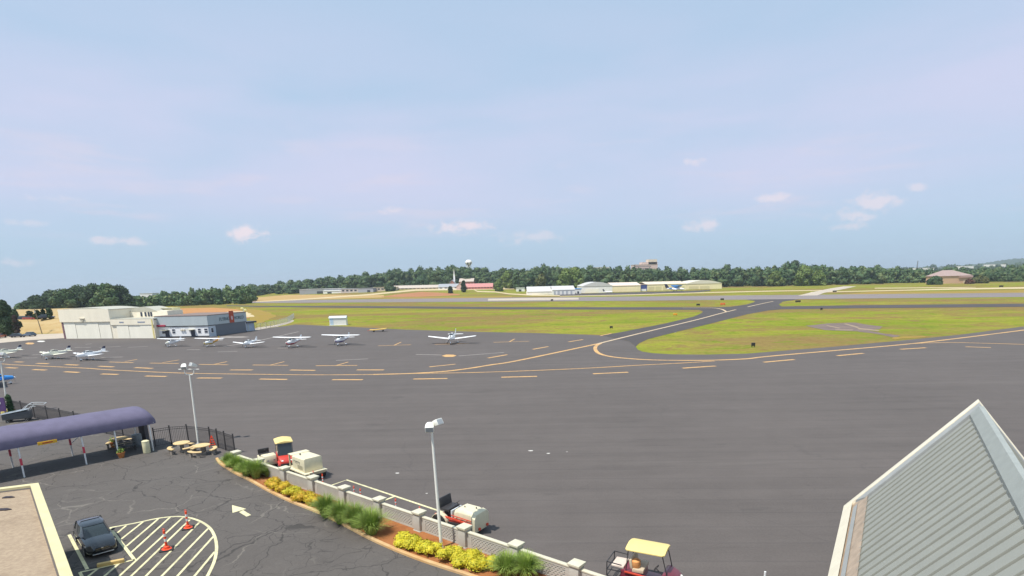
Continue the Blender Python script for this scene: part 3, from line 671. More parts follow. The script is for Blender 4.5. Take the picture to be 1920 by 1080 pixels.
# ---------------------------------------------------------------- flat-roofed building, lower left
ROOFGRAVEL = earth('roof_gravel', (.30, .23, .165), (.37, .29, .205), (.21, .155, .11), 7.0, 7.0)
def build_flat_roof():
    zt = 4.0; c = G(72, 905, zt); l = G(0, 914, zt); r = G(138, 1082, zt)
    dl = (l-c).normalized(); dr = (r-c).normalized(); Ll, Lr = 16, 18
    root = thing('flat_roof_building', 'flat gravel-roofed building with a pale yellow parapet in the near left corner', 'building', (c.x, c.y, 0))
    def q(a, b, z): v = dl*a+dr*b; return Vector((v.x, v.y, z))
    t = .34
    mb = MB(); mb.loft([[q(.08, .08, 0), q(Ll, .08, 0), q(Ll, Lr, 0), q(.08, Lr, 0)], [q(.08, .08, zt-.32), q(Ll, .08, zt-.32), q(Ll, Lr, zt-.32), q(.08, Lr, zt-.32)]]); mb.build('wall', STUCCO, root)
    MB().add([q(t, t, zt-.16), q(Ll, t, zt-.16), q(Ll, Lr, zt-.16), q(t, Lr, zt-.16)], [(0, 1, 2, 3)]).build('roof', ROOFGRAVEL, root)
    par = MB()
    for a in (((0, 0), (Ll, 0), (Ll, t), (t, t)), ((0, 0), (t, t), (t, Lr), (0, Lr))):
        par.loft([[q(*v, zt-.31) for v in a], [q(*v, zt) for v in a]])
    par.build('parapet', mat('parapet_cap', (.58, .52, .30), .7, var=.14, scale=1.5), root)
    MB().loft([[q(t+.001, t+.001, zt-.165), q(Ll, t, zt-.165), q(Ll, t+.06, zt-.165), q(t+.06, t+.06, zt-.165)], [q(t+.001, t+.001, zt-.10), q(Ll, t, zt-.10), q(Ll, t+.05, zt-.145), q(t+.05, t+.05, zt-.145)]]).loft(
        [[q(t+.001, t, zt-.165), q(t+.06, t+.06, zt-.165), q(t+.06, Lr, zt-.165), q(t, Lr, zt-.165)], [q(t+.001, t, zt-.10), q(t+.05, t+.05, zt-.145), q(t+.05, Lr, zt-.145), q(t, Lr, zt-.10)]]).build('flashing', mat('tar_flashing', (.10, .085, .075), .8), root)
    rng = random.Random(5)
    for px, py, s, lb in ((13, 933, .30, 'small dark tar scrap lying on the gravel roof, farther of two'), (2, 956, .42, 'long dark tar scrap on the gravel roof at the picture edge')):
        g = G(px, py, zt-.155); mb = MB()
        pts = [(g.x+s*(1.5 if k in (0, 5) else 1)*rng.uniform(.5, 1)*math.cos(k*1.05), g.y+s*.45*rng.uniform(.6, 1)*math.sin(k*1.05)) for k in range(6)]
        mb.prism(pts, zt-.158, zt-.12); tag(mb.build('tar_scrap', mat('tar', (.03, .022, .03), .7)), lb, 'scrap')
build_flat_roof()

# ---------------------------------------------------------------- metal gable roof, lower right
SEAM = mat('grey_green_metal_roof', (.300, .305, .268), .55, .10, var=.09, scale=1.2, stretch=(1, 1, 1)); TRIMW = mat('cream_trim', (.72, .66, .52), .5, var=.08); TRIMG = mat('grey_trim', (.33, .34, .33), .5); COPPER = mat('gutter_stain', (.40, .31, .23), .6, var=.35)
def build_gable_roof():
    zp = 9.0; A = G(1834, 748, zp)
    vx = ray(1682, 509); ridge = Vector((-vx.x, -vx.y, 0)).normalized()          # towards the camera
    across = Vector((ridge.y, -ridge.x, 0))
    if across.x > 0: across = -across
    d = ray(1582, 948); n = ridge.copy(); t = n.dot(A-Vector((0, 0, H)))/n.dot(d); B = Vector((0, 0, H))+d*t
    s = (B-A).dot(across); drop = zp-B.z
    root = thing('metal_roof_building', 'building with a ribbed grey metal gable roof and cream rake trim, near right corner', 'building', (A.x, A.y, 0))
    def q(a, b, dz=0.0):      # a: metres across (left +), b: metres along the ridge, height on the roof slope
        v = across*a+ridge*b; return Vector((v.x, v.y, zp-abs(a)*drop/s+dz))
    L = 22; k = drop/s; t = .0
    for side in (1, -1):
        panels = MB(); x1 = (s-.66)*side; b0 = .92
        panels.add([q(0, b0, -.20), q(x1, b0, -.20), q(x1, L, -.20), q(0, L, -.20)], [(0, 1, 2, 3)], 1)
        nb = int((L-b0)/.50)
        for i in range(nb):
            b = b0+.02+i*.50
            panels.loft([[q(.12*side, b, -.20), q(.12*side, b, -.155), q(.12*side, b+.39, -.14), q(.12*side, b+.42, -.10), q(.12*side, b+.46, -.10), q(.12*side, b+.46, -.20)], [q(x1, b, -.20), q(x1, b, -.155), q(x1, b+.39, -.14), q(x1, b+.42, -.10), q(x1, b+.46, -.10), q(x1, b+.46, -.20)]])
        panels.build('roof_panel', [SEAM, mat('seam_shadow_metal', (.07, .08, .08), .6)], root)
        # rake: outer cream board, inner grey return
        rk = MB(); e = s*side
        rk.loft([[q(0, 0, 0), q(0, .36, 0), q(0, .36, -.30), q(0, 0, -.45)], [q(e, 0, 0), q(e, .36, 0), q(e, .36, -.30), q(e, 0, -.45)]]); rk.build('rake_trim', TRIMW, root, bevel=.01)
        MB().loft([[q(0, .363, -.05), q(0, .85, -.06), q(0, .85, -.2), q(0, .363, -.2)], [q(e-.36*side, .363, -.05), q(e-.62*side, .85, -.06), q(e-.62*side, .85, -.2), q(e-.36*side, .363, -.2)]]).build('rake_flashing', TRIMG, root)
        ga = MB(); ga.loft([[q(e, .002, -.03), q(e-.26*side, .002, -.03), q(e-.26*side, .002, -.26), q(e, .002, -.26)], [q(e, L, -.03), q(e-.26*side, L, -.03), q(e-.26*side, L, -.26), q(e, L, -.26)]]); ga.build('eave_trim', TRIMW, root)
        MB().loft([[q(e-.263*side, .25, -.16), q(e-.70*side, .60, -.10), q(e-.70*side, .60, -.26), q(e-.263*side, .25, -.26)], [q(e-.263*side, L, -.16), q(e-.70*side, L, -.10), q(e-.70*side, L, -.26), q(e-.263*side, L, -.26)]]).build('gutter', COPPER, root)
        MB().loft([[q(e-.32*side, .9, -.10), q(e-.43*side, .9, -.09), q(e-.43*side, .9, -.12), q(e-.32*side, .9, -.12)], [q(e-.32*side, L, -.10), q(e-.43*side, L, -.09), q(e-.43*side, L, -.12), q(e-.32*side, L, -.12)]]).build('gutter_lining', TRIMG, root)
    rc = MB(); w = .24
    rc.loft([[q(w, b, -.03), q(.06, b, .02), q(-.06, b, .02), q(-w, b, -.03), q(-w, b, -.15), q(w, b, -.15)] for b in (.92, L)]); rc.build('ridge_cap', mat('ridge_metal', (.32, .34, .315), .55, .10), root)
    e = s-.7; wl = MB()
    def g(a, b, z): v = across*a+ridge*b; return Vector((v.x, v.y, z))
    wl.loft([[g(e, .5, 0), g(e, .5, zp-drop-.3), g(0, .5, zp-.6), g(-e, .5, zp-drop-.3), g(-e, .5, 0)], [g(e, L, 0), g(e, L, zp-drop-.3), g(0, L, zp-.6), g(-e, L, zp-drop-.3), g(-e, L, 0)]]); wl.build('wall', STUCCO, root)
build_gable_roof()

# ---------------------------------------------------------------- parked car
def build_car():
    BODY = mat('black_car_paint', (.012, .014, .017), .18, .3, var=.05, coat=1.0); TRIM = mat('black_plastic', (.02, .02, .021), .6)
    f0, r0 = G(196, 1045), G(172, 992); d = (G(253, 1052)-G(206, 991)); yaw = math.atan2(d.y, d.x)
    root = thing('parked_car', 'glossy black crossover car parked nose-in between yellow lines', 'car', f0, yaw, scale=(.80, .72, .80))
    X0 = -5.15        # rear bumper; the nose is near x = 0
    body = MB()
    def ring(x, hw, zb, zt, tuck=.92, crown=.05):
        x += 0
        pts = [(-hw*.88, zb), (hw*.88, zb), (hw*.98, zb+.12), (hw, zb+(zt-zb)*.45), (hw*.985, zb+(zt-zb)*.75), (hw*tuck, zt-.03), (hw*tuck*.6, zt+crown*.7), (0, zt+crown), (-hw*tuck*.6, zt+crown*.7), (-hw*tuck, zt-.03), (-hw*.985, zb+(zt-zb)*.75), (-hw, zb+(zt-zb)*.45), (-hw*.98, zb+.12)]
        return [Vector((x, y, z)) for y, z in pts]
    body.loft([ring(X0, .72, .42, .80), ring(X0+.10, .84, .32, 1.00), ring(X0+.5, .93, .26, 1.06), ring(X0+1.2, .97, .24, 1.06), ring(X0+2.4, .97, .22, 1.03), ring(X0+3.4, .97, .22, 1.01), ring(-1.15, .96, .24, .97), ring(-.6, .93, .26, .90), ring(-.22, .86, .28, .80), ring(-.06, .74, .32, .70), ring(0, .62, .36, .62)])
    body.build('body', BODY, root, smooth=True)
    cab = MB()
    def cr_(z, xa, xb, w): return [Vector(v) for v in ((xa, -w*.82, z), (xa+.30, -w, z), (xb-.55, -w, z), (xb, -w*.80, z), (xb+.06, 0, z), (xb, w*.80, z), (xb-.55, w, z), (xa+.30, w, z), (xa, w*.82, z), (xa-.05, 0, z))]
    cab.loft([cr_(1.0, X0+.35, -1.35, .90), cr_(1.28, X0+.75, -1.78, .82), cr_(1.52, X0+1.25, -2.25, .73)])
    cab.build('window_glass', GLASS, root, smooth=True)
    roof = MB(); roof.loft([cr_(1.515, X0+1.20, -2.20, .745), cr_(1.56, X0+1.32, -2.34, .70), cr_(1.595, X0+1.7, -2.75, .52)]); roof.build('roof', BODY, root, smooth=True)
    for sgn in (1, -1):
        for a, b, w in (((-1.40, sgn*.74, 1.01), (-2.27, sgn*.62, 1.53), .05), ((-2.95, sgn*.885, 1.02), (-2.98, sgn*.735, 1.53), .06), ((-3.95, sgn*.885, 1.02), (-3.80, sgn*.73, 1.53), .08)): MB().bar(a, b, w, .045).build('window_pillar', BODY, root)
    for sgn in (1, -1):
        MB().ell((-1.82, sgn*1.06, 1.05), (.09, .13, .085), 10, 6).bar((-1.80, sgn*.9, 1.0), (-1.80, sgn*1.0, 1.03), .05).build('mirror', BODY, root, smooth=True)
        hl = MB().loft([[Vector(v) for v in ((-.50, sgn*.90, .74), (-.50, sgn*.86, .845), (-.70, sgn*.925, .80))], [Vector(v) for v in ((-.14, sgn*.62, .70), (-.20, sgn*.56, .79), (-.30, sgn*.66, .80))]]).build('headlight', mat('headlight', (.62, .66, .70), .08, .2, coat=1.0), root)
        MB().box((-.125, sgn*.60, .44), (.10, .36, .10), sgn*.5).build('bumper_intake', TRIM, root)
        for x in (-.98, -4.05): wheel(root, (x, sgn*.84, .36), .36, .25, rim=GALV)
        for x in (-.98, -4.05):
            MB().loft([[Vector((x+.43*math.cos(a)*k, sgn*y, .36+.43*math.sin(a)*k)) for k, y in ((1, .955), (1.08, .955), (1.08, .985), (1, .985))] for a in (math.pi*j/10 for j in range(11))]).build('wheel_arch', TRIM, root)
    gr = MB().loft([[Vector((x, y, z)) for y, z in ((-.36, .50), (.36, .50), (.48, .62), (.36, .72), (-.36, .72), (-.48, .62))] for x in (-.10, .025)]).build('grille', TRIM, root)
    bars = MB()
    for z in (.565, .655): bars.box((.032, 0, z), (.02, .86, .022))
    bars.build('grille_bar', CHROME, gr)
    em = MB().loft([[Vector((.05, (.085+.012*math.cos(b))*math.cos(a), .615+(.085+.012*math.cos(b))*math.sin(a))) + Vector((.012*math.sin(b), 0, 0)) for b in (2*math.pi*j/6 for j in range(6))] for a in (2*math.pi*i/20 for i in range(21))], caps=False)
    for a in (90, 210, 330): em.bar((.05, 0, .615), (.05, .085*math.cos(R(a)), .615+.085*math.sin(R(a))), .018)
    em.build('star_emblem', CHROME, gr)
    MB().box((-.03, 0, .33), (.10, 1.25, .05)).build('chin_spoiler', GALV, root, bevel=.01)
    MB().box((-.035, 0, .42), (.06, .42, .11)).build('number_plate_mount', TRIM, root)
build_car()
ws = MB(); a, b = G(183, 1065), G(234, 1055); ws.bar((0, 0, .085), (b-a)+Vector((0, 0, .085)), .20, .17)
tag(ws.build('wheel_stop', mat('yellow_concrete', (.60, .42, .16), .8, var=.15), bevel=.03, loc=a+Vector((0, 0, .05))), 'pale yellow concrete wheel stop in front of the black car', 'wheel stop')

# ---------------------------------------------------------------- delineator posts
def delineator(px, py, h, label, group, lean=(0, 0)):
    root = thing('delineator_post', label, 'traffic post', G(px, py, .05), 0, group, h)
    MB().lathe([(.24, 0), (.24, .05), (.14, .07), (.13, .16), (.07, .19)], 8).build('base', BLACKIRON if h < .8 else ORANGE, root)
    MB().lathe([(.058, .15), (.055, .9), (.05, .98), (.02, 1.0)], 10).build('post', ORANGE, root, smooth=True)
    MB().tube([(-.05, 0, 1.0), (-.05, 0, 1.07), (.05, 0, 1.07), (.05, 0, 1.0)], .015, 6).build('handle', ORANGE, root)
    for z in (.42, .68): MB().lathe([(.061, z), (.061, z+.14)], 10).build('reflective_band', WHITE, root)
    if h >= .8: MB().box((0, 0, .02), (.60, .60, .05), .4).build('rubber_foot', RUBBER, root, bevel=.03)
delineator(313, 1030, 1.05, 'tall orange and white post standing in the middle of the yellow hatching', 'tall orange posts on the hatched area')
delineator(353, 990, 1.0, 'tall orange and white post at the curved far edge of the yellow hatching', 'tall orange posts on the hatched area')
for (x, y), lb in zip([(589, 903), (606, 909), (665, 933), (677, 938), (743, 958), (788, 974)], ['small orange post just beside the cream trailer on the apron', 'small orange post between the cream trailer and the painted bay', 'small orange post farther of two at the first wall bay', 'small orange post nearer of two at the first wall bay', 'small orange post midway along the second painted bay', 'small orange post closest to the tall lamp pole and tractor']):
    delineator(x, y, .72, lb, 'small orange posts behind the lattice wall')

# ---------------------------------------------------------------- plants in the bed
GRASSM = foliage('ornamental_grass_blades', [(.17, .27, .045), (.25, .34, .065), (.36, .42, .12)], 5.0, .6)
def grass_clump(px, py, r, h, label, n=1000, seed=0):
    r *= 1.08; h *= 1.2
    rng = np.random.default_rng(seed+11); g = G(px, py, .08); mb = MB()
    for i in range(n):
        a = rng.uniform(0, 2*math.pi); k = abs(rng.normal(0, .62)); L = h*rng.uniform(.75, 1.25); out = r*min(1.3, .25+k)*rng.uniform(.7, 1.1); b0 = r*.28*rng.uniform(0, 1)
        ca, sa = math.cos(a), math.sin(a); w = rng.uniform(.014, .030); pts = []
        for t in (0, .35, .65, .85, 1.0):
            rad = b0+out*t**1.6; z = L*(t - .42*min(1, out/r)*t**2.6*1.15)
            pts.append((rad*ca, rad*sa, max(z, .02), w*(1.05-t)))
        o = len(mb.v)
        for x, y, z, ww in pts: mb.v += [(x-sa*ww, y+ca*ww, z), (x+sa*ww, y-ca*ww, z)]
        for j in range(4): mb.f.append((o+2*j, o+2*j+1, o+2*j+3, o+2*j+2)); mb.m.append(0)
    tag(mb.build('ornamental_grass', GRASSM, loc=g), label, 'grass plant', 'fountain grasses in the planting bed')
for i, a in enumerate([(431, 876, .62, .95, 'fountain grass clump at the far end of the bed beside the iron fence'), (445, 883, .66, 1.0, 'second fountain grass clump from the iron fence, at the far end of the bed'), (463, 893, .70, 1.05, 'third fountain grass clump from the iron fence, rising over the kerb'), (481, 896, .80, 1.15, 'dark full fountain grass clump just before the orange shrubs'), (502, 893, .45, .6, 'small low fountain grass tuft against the wall beside the golden shrubs'),
                       (612, 968, .80, 1.15, 'big fountain grass clump next to the orange-tinted end of the golden shrubs'), (640, 981, .80, 1.15, 'second of four big fountain grasses in the middle of the bed'), (668, 989, .82, 1.2, 'third of four big fountain grasses in the middle of the bed'), (697, 1001, .92, 1.25, 'largest fountain grass clump, nearest of the middle four, overhanging the kerb'),
                       (950, 1080, .72, 1.0, 'fountain grass clump at the bottom edge beside the nearest yellow shrubs'), (985, 1083, .74, 1.05, 'fountain grass clump at the bottom edge against the lattice wall panel')]): grass_clump(*a, seed=i)
SHRUBY = foliage('golden_leaves', [(.44, .38, .02), (.54, .44, .025), (.26, .30, .02)], 2.2, .6); SHRUBO = foliage('amber_leaves', [(.50, .36, .018), (.56, .31, .025), (.30, .29, .02)], 2.2, .6)
def shrub(px, py, r, h, label, m, seed):
    r *= 1.36; h *= 1.08
    rng = np.random.default_rng(seed+50); g = G(px, py, .08); blobs = []
    for k in range(9):
        a = rng.uniform(0, 2*math.pi); q = rng.uniform(0, .62)*r; blobs.append(((q*math.cos(a), q*math.sin(a), h*rng.uniform(.35, .66)), (r*.46, r*.46, h*.38)))
    Cn, N, S, ex = crown_points(rng, blobs, 120, .085)
    N = N*np.array([1, 1, .6])+np.array([0, 0, .55]); N /= np.linalg.norm(N, axis=1)[:, None]
    root = thing('golden_shrub', label, 'shrub', g, 0, 'golden shrubs in the planting bed')
    quads_mesh('foliage', Cn, N, S, m, root, asp=.55, extra=ex); st = MB()
    for k in range(5): a = k*1.256; st.tube([(0, 0, 0), (.18*math.cos(a), .18*math.sin(a), h*.5)], [.018, .009], 5)
    st.build('stem', mat('bark', (.11, .075, .05), .9), root)
for i, a in enumerate([(511, 913, .55, .60, 'golden shrub at the far end of its row beside the dark fountain grass', SHRUBO), (528, 921, .58, .62, 'second golden shrub from the far end of the row', SHRUBO), (547, 929, .56, .58, 'middle golden shrub of the far row under the wall', SHRUBY), (566, 938, .60, .62, 'fourth golden shrub of the far row, wider than its neighbours', SHRUBO), (586, 947, .58, .58, 'amber-tipped golden shrub touching the big fountain grass', SHRUBO),
                       (757, 1019, .52, .58, 'yellow-green shrub at the mulch gap beyond the lamp pole', SHRUBY), (778, 1027, .56, .62, 'yellow-green shrub in the middle of three before the lamp pole', SHRUBY), (803, 1035, .58, .62, 'yellow-green shrub close against the lamp pole on its far side', SHRUBY),
                       (848, 1050, .58, .64, 'yellow shrub right after the lamp pole on the near side', SHRUBY), (875, 1060, .62, .68, 'yellow shrub in the middle of the nearest group', SHRUBY), (905, 1068, .60, .64, 'yellow shrub nearest the bottom edge beside the fountain grass', SHRUBY)]): shrub(*a, seed=i)

# ---------------------------------------------------------------- picnic tables, bins and pots
TABLE = mat('tan_concrete', (.60, .44, .22), .8, var=.12, scale=3, bump=.2)
def picnic(px, py, rz, label, s=1.0):
    root = thing('picnic_table', label, 'picnic table', G(px, py, .05), rz, 'round concrete picnic tables', s)
    MB().lathe([(.05, .70), (.50, .70), (.60, .72), (.62, .755), (.60, .79), (.05, .80)], 24).build('table_top', TABLE, root, smooth=True)
    MB().lathe([(.26, 0), (.24, .08), (.15, .16), (.14, .60), (.22, .70)], 14).build('pedestal', mat('grey_concrete', (.24, .21, .18), .85), root, smooth=True)
    for k in range(3):
        a0 = R(120*k+20); b = MB(); rings = []
        for j in range(9):
            a = a0+R(78)*j/8; rings.append([Vector((r*math.cos(a), r*math.sin(a), z)) for r, z in ((.78, .40), (1.06, .40), (1.08, .44), (1.06, .475), (.78, .475), (.76, .44))])
        bn = b.loft(rings).build('bench', TABLE, root, smooth=True)
        for a in (a0+R(16), a0+R(62)): MB().box((.92*math.cos(a), .92*math.sin(a), .20), (.14, .26, .40), a).build('bench_leg', MATS['grey_concrete'], bn)
picnic(343, 847, R(40), 'round tan concrete picnic table with curved benches, nearer the canopy post'); picnic(381, 852, R(75), 'round tan concrete picnic table with curved benches in front of the lamp pole'); picnic(228, 838, R(10), 'round tan picnic table half hidden under the purple canopy')
sl = thing('slatted_bench', 'dark slatted bench beneath the purple canopy by the grey bin', 'bench', G(238, 846, .05), R(45))
mb = MB(); [mb.box((0, -.2+.13*k, .44), (1.5, .09, .04)) for k in range(4)]; mb.build('seat', DKGREY, sl)
mb = MB(); [mb.box((0, .30+.03*k, .56+.13*k), (1.5, .03, .09)) for k in range(3)]; mb.build('backrest', DKGREY, sl)
for x in (-.62, .62): MB().box((x, .0, .22), (.05, .46, .44)).build('leg', BLACKIRON, sl)
def bin_(px, py, r, h, m, label, lid=None, name='litter_bin'):
    root = thing(name, label, 'bin', G(px, py, .05))
    MB().lathe([(r*.92, 0), (r, .05), (r, h*.92), (r*.96, h)], 18).build('body', m, root, smooth=True)
    MB().lathe([(r*1.03, h-.03), (r*1.03, h+.04), (r*.6, h+.10), (r*.3, h+.10)], 18).build('lid', lid or m, root, smooth=True)
bin_(276, 849, .27, .95, mat('pale_bin', (.66, .62, .40), .6), 'pale cream round litter bin beside the end canopy post')
bin_(259, 836, .36, .95, mat('grey_bin', (.22, .24, .25), .5), 'large grey round bin under the canopy behind the cream bin')
POT = mat('terracotta', (.46, .17, .05), .8)
def pot(px, py, s, label):
    root = thing('plant_pot', label, 'plant pot', G(px, py, .05), 0, None, s); MB().lathe([(.20, 0), (.30, .40), (.34, .42), (.34, .50), (.28, .50), (.26, .44), (.05, .44)], 16).build('pot', POT, root, smooth=True)
    rng = np.random.default_rng(int(px)); Cn = rng.normal(size=(140, 3))*np.array([.13, .13, .12])+np.array([0, 0, .62]); N = rng.normal(size=(140, 3)); N /= np.linalg.norm(N, axis=1)[:, None]
    quads_mesh('foliage', Cn, N, .10, GRASSM, root)
pot(228, 858, .9, 'terracotta pot with a small plant at the foot of a canopy post'); pot(214, 838, .95, 'terracotta pot under the shaded round picnic table edge')
gp = thing('gate_pier', 'dark square gate pier under the end of the purple canopy', 'pier', G(273, 829)); MB().box((0, 0, 1.1), (.5, .5, 2.2)).build('shaft', mat('pier_dark', (.06, .055, .06), .7), gp); MB().box((0, 0, 2.26), (.6, .6, .12)).build('cap', DKGREY, gp)
ob = thing('barrier_stand', 'red-orange folding barrier leaning inside the iron fence', 'barrier', G(399, 838, .05), R(20)); MB().bar((-.25, 0, 0), (0, .12, .95), .05).bar((.25, 0, 0), (0, .12, .95), .05).build('leg', ORANGE, ob); mb = MB(); [mb.bar((-.24+.05*k, .02*k, .2+.2*k), (.24-.05*k, .02*k, .2+.2*k), .05) for k in range(4)]; mb.build('slat', ORANGE, ob)
# things by the left edge
cs = thing('utility_cart', 'dark grey lidded utility cart with a bent white pipe frame near the left fence', 'cart', G(42, 789, .05), R(25), None, .86)
MB().loft([[Vector(v) for v in ((-1.7, -.6, .35), (-1.7, .6, .35), (-1.7, .6, .95), (-1.7, -.6, .95))], [Vector(v) for v in ((1.0, -.6, .30), (1.0, .6, .30), (1.0, .6, 1.25), (1.0, -.6, 1.25))]]).build('body', DKGREY, cs, bevel=.04)
MB().loft([[Vector(v) for v in ((-1.85, -.68, .97), (-1.85, .68, .97), (-1.85, .68, 1.03), (-1.85, -.68, 1.03))], [Vector(v) for v in ((.8, -.68, 1.36), (.8, .68, 1.36), (.8, .68, 1.42), (.8, -.68, 1.42))]]).build('lid', mat('silver_lid', (.42, .46, .48), .25, .5), cs, bevel=.02)
for y in (-.62, .62): MB().tube([(.2, y, 1.25), (.7, y, 1.75), (1.1, y, 2.0), (1.8, y, 1.95), (2.5, y, 1.85)], .032, 8).tube([(.9, y, 1.3), (1.25, y, 1.75), (1.7, y, 1.7)], .035, 8).build('pipe_rail', GALV, cs, smooth=True)
mb = MB(); [mb.tube([(x, -.62, z), (x, .62, z)], .035, 8) for x, z in ((1.1, 2.0), (2.5, 1.85), (.2, 1.25))]; mb.build('cross_pipe', GALV, cs)
for x in (-1.2, .6):
    for y in (-.55, .55): wheel(cs, (x, y, .22), .22, .14)
sg = thing('sign_panel', 'purple sign panel with a white blob emblem cut by the left edge', 'sign', G(-6, 779, .05), R(12)); MB().box((0, 0, 1.15), (2.0, .08, 1.5)).build('panel', mat('purple_panel', (.10, .05, .16), .5), sg); MB().lathe([(.02, 0), (.20, 0), (.20, .02), (.02, .02)], 12, (.45, -.07, 1.35), 'y').build('emblem', WHITE, sg)
for x in (-.8, .8): MB().box((x, .09, .95), (.08, .08, 1.9)).build('post', BLACKIRON, sg)
rng = np.random.default_rng(4); bl = [((0, 0, .35+.36*k), (.36-.03*k, .36-.03*k, .34)) for k in range(5)]; Cn, N, S, ex = crown_points(rng, bl, 160, .12)
es = thing('evergreen_shrub', 'narrow dark evergreen shrub behind the left lamp pole', 'shrub', G(22, 776, .04)); quads_mesh('foliage', Cn, N, S, foliage('dark_evergreen', [(.025, .06, .025), (.04, .085, .03), (.03, .07, .03)], 1.5), es, extra=ex); MB().tube([(0, 0, 0), (0, 0, 1.2)], [.05, .02], 6).build('trunk', MATS['bark'], es)
# ---------------------------------------------------------------- carts and ramp vehicles
ROOFY = mat('cream_yellow_roof', (.74, .58, .22), .5, var=.06); CREAMM = mat('cream_machine_paint', (.66, .60, .42), .5, var=.12, scale=2.5); RUST = mat('red_frame', (.62, .07, .035), .5, var=.15)
def golf_cart(loc, yaw, label, sc, roofL, cage=False, body=REDP, front=MAROON):
    root = thing('golf_cart', label, 'golf cart', loc, yaw, None, sc)
    sec = lambda x, w, z0, z1: [Vector((x, -w, z0)), Vector((x, w, z0)), Vector((x, w*.96, z1)), Vector((x, -w*.96, z1))]
    MB().loft([sec(-1.15, .55, .34, .78), sec(-.95, .58, .30, .80), sec(-.25, .58, .28, .74), sec(-.20, .58, .26, .40), sec(.55, .58, .26, .38), sec(.62, .56, .26, .60)]).build('body', body, root, bevel=.03)
    MB().loft([sec(.60, .56, .28, .86), sec(.75, .56, .28, .92), sec(1.12, .50, .30, .76), sec(1.32, .42, .34, .58), sec(1.36, .36, .38, .50)]).build('front_cowl', front, root, bevel=.05)
    MB().box((1.36, 0, .36), (.10, .90, .12)).build('bumper', BLACKIRON, root, bevel=.02)
    MB().box((-.42, 0, .84), (.50, 1.02, .16)).build('seat', BEIGE, root, bevel=.04); MB().box((-.72, 0, 1.10), (.12, 1.02, .42), ry=-.18).build('backrest', BEIGE, root, bevel=.05)
    xr = -.88; xf = xr+roofL; rf = MB(); n = 8
    rf.loft([[Vector((x, y, 1.84+.05*(1-abs(y)/.62)+dz)) for y, dz in ((-w, -.03), (-w*.6, .01), (0, .03), (w*.6, .01), (w, -.03), (w, -.09), (-w, -.09))] for x, w in ((xr-.08, .54), (xr, .62), (xf-.06, .62), (xf+.04, .52))])
    rf.build('roof', ROOFY, root, bevel=.02)
    for y in (-.52, .52):
        MB().tube([(-.92, y, .75), (xr+.05, y, 1.78)], .022, 8).build('roof_post', BLACKIRON, root); MB().tube([(.82, y*.96, .86), (xf-.08, y, 1.78)], .022, 8).build('roof_post', BLACKIRON, root)
    if not cage: MB().loft([[Vector((.80, y, .90)) for y in (-.48, .48)] + [Vector((xf-.10, y, 1.74)) for y in (.48, -.48)], [Vector((.812, y, .90)) for y in (-.48, .48)] + [Vector((xf-.088, y, 1.74)) for y in (.48, -.48)]]).build('windscreen', GLASS, root)
    st = MB().tube([(.62, -.25, .72), (.30, -.25, 1.02)], .022, 8); st.tube([Vector((.30, -.25, 1.02))+.17*Vector((.6*math.cos(a), math.sin(a), .8*math.cos(a))) for a in (2*math.pi*k/14 for k in range(15))], .016, 6); st.build('steering_wheel', BLACKIRON, root, smooth=True)
    for x in (-.80, .98):
        for y in (-.5, .5):
            wheel(root, (x, y, .24), .24, .20)
            MB().loft([[Vector((x+.31*k*math.cos(a), y+o*math.copysign(1, y), .24+.31*k*math.sin(a))) for k, o in ((1, -.10), (1.12, -.10), (1.12, .12), (1, .12))] for a in (math.pi*(.05+.9*j/8) for j in range(9))]).build('fender', front, root)
    for y in (-.30, .30): MB().ell((1.24, y, .60), (.09, .10, .06), 10, 6).build('headlight', LAMPW, root, smooth=True)
    if cage:
        mb = MB()
        for y in (-.55, .55):
            for a, b in (((-1.75, .38), (-1.75, 1.05)), ((-1.75, 1.05), (-1.10, 1.0)), ((-1.75, .70), (-1.10, .70)), ((-1.75, .38), (-1.1, .38))): mb.bar((a[0], y, a[1]), (b[0], y, b[1]), .035)
        for z in (.38, .70, 1.05): mb.bar((-1.75, -.55, z), (-1.75, .55, z), .035)
        mb.build('rear_cage', BLACKIRON, root); MB().box((-1.32, 0, .80), (.55, .85, .16)).build('cargo_box', mat('pink_beige', (.60, .50, .42), .7), root, bevel=.03)
        mb = MB()
        for z, x0_, x1_ in ((.72, -.95, 1.25), (.50, -.3, 1.2)): mb.bar((x0_, -.63, z+.06), (x1_, -.60, z-.10), .055)
        for x in (-.3, .1, .5, .9): mb.bar((x, -.62, .72), (x+.1, -.61, .45), .035)
        mb.build('side_rail', RUST, root); MB().lathe([(.16, 0), (.21, .12), (.20, .30), (.08, .38)], 12, (-.55, -.28, .92)).build('seat_bag', mat('orange_bag', (.66, .30, .10), .7), root, smooth=True)
        MB().box((.35, -.62, .30), (.9, .10, .22)).build('yellow_step', ROOFY, root, bevel=.02)
    return root
golf_cart((5.78, 22.95, .02), R(-27), 'dark red golf cart with yellow roof and rear cage at the bottom edge', 1.0, 1.55, True, MAROON)
golf_cart((-16.95, 41.95, .02), R(-64), 'bright red golf cart with a yellow roof parked behind the cream trailer', 1.0, 1.5, False, REDP, REDP)

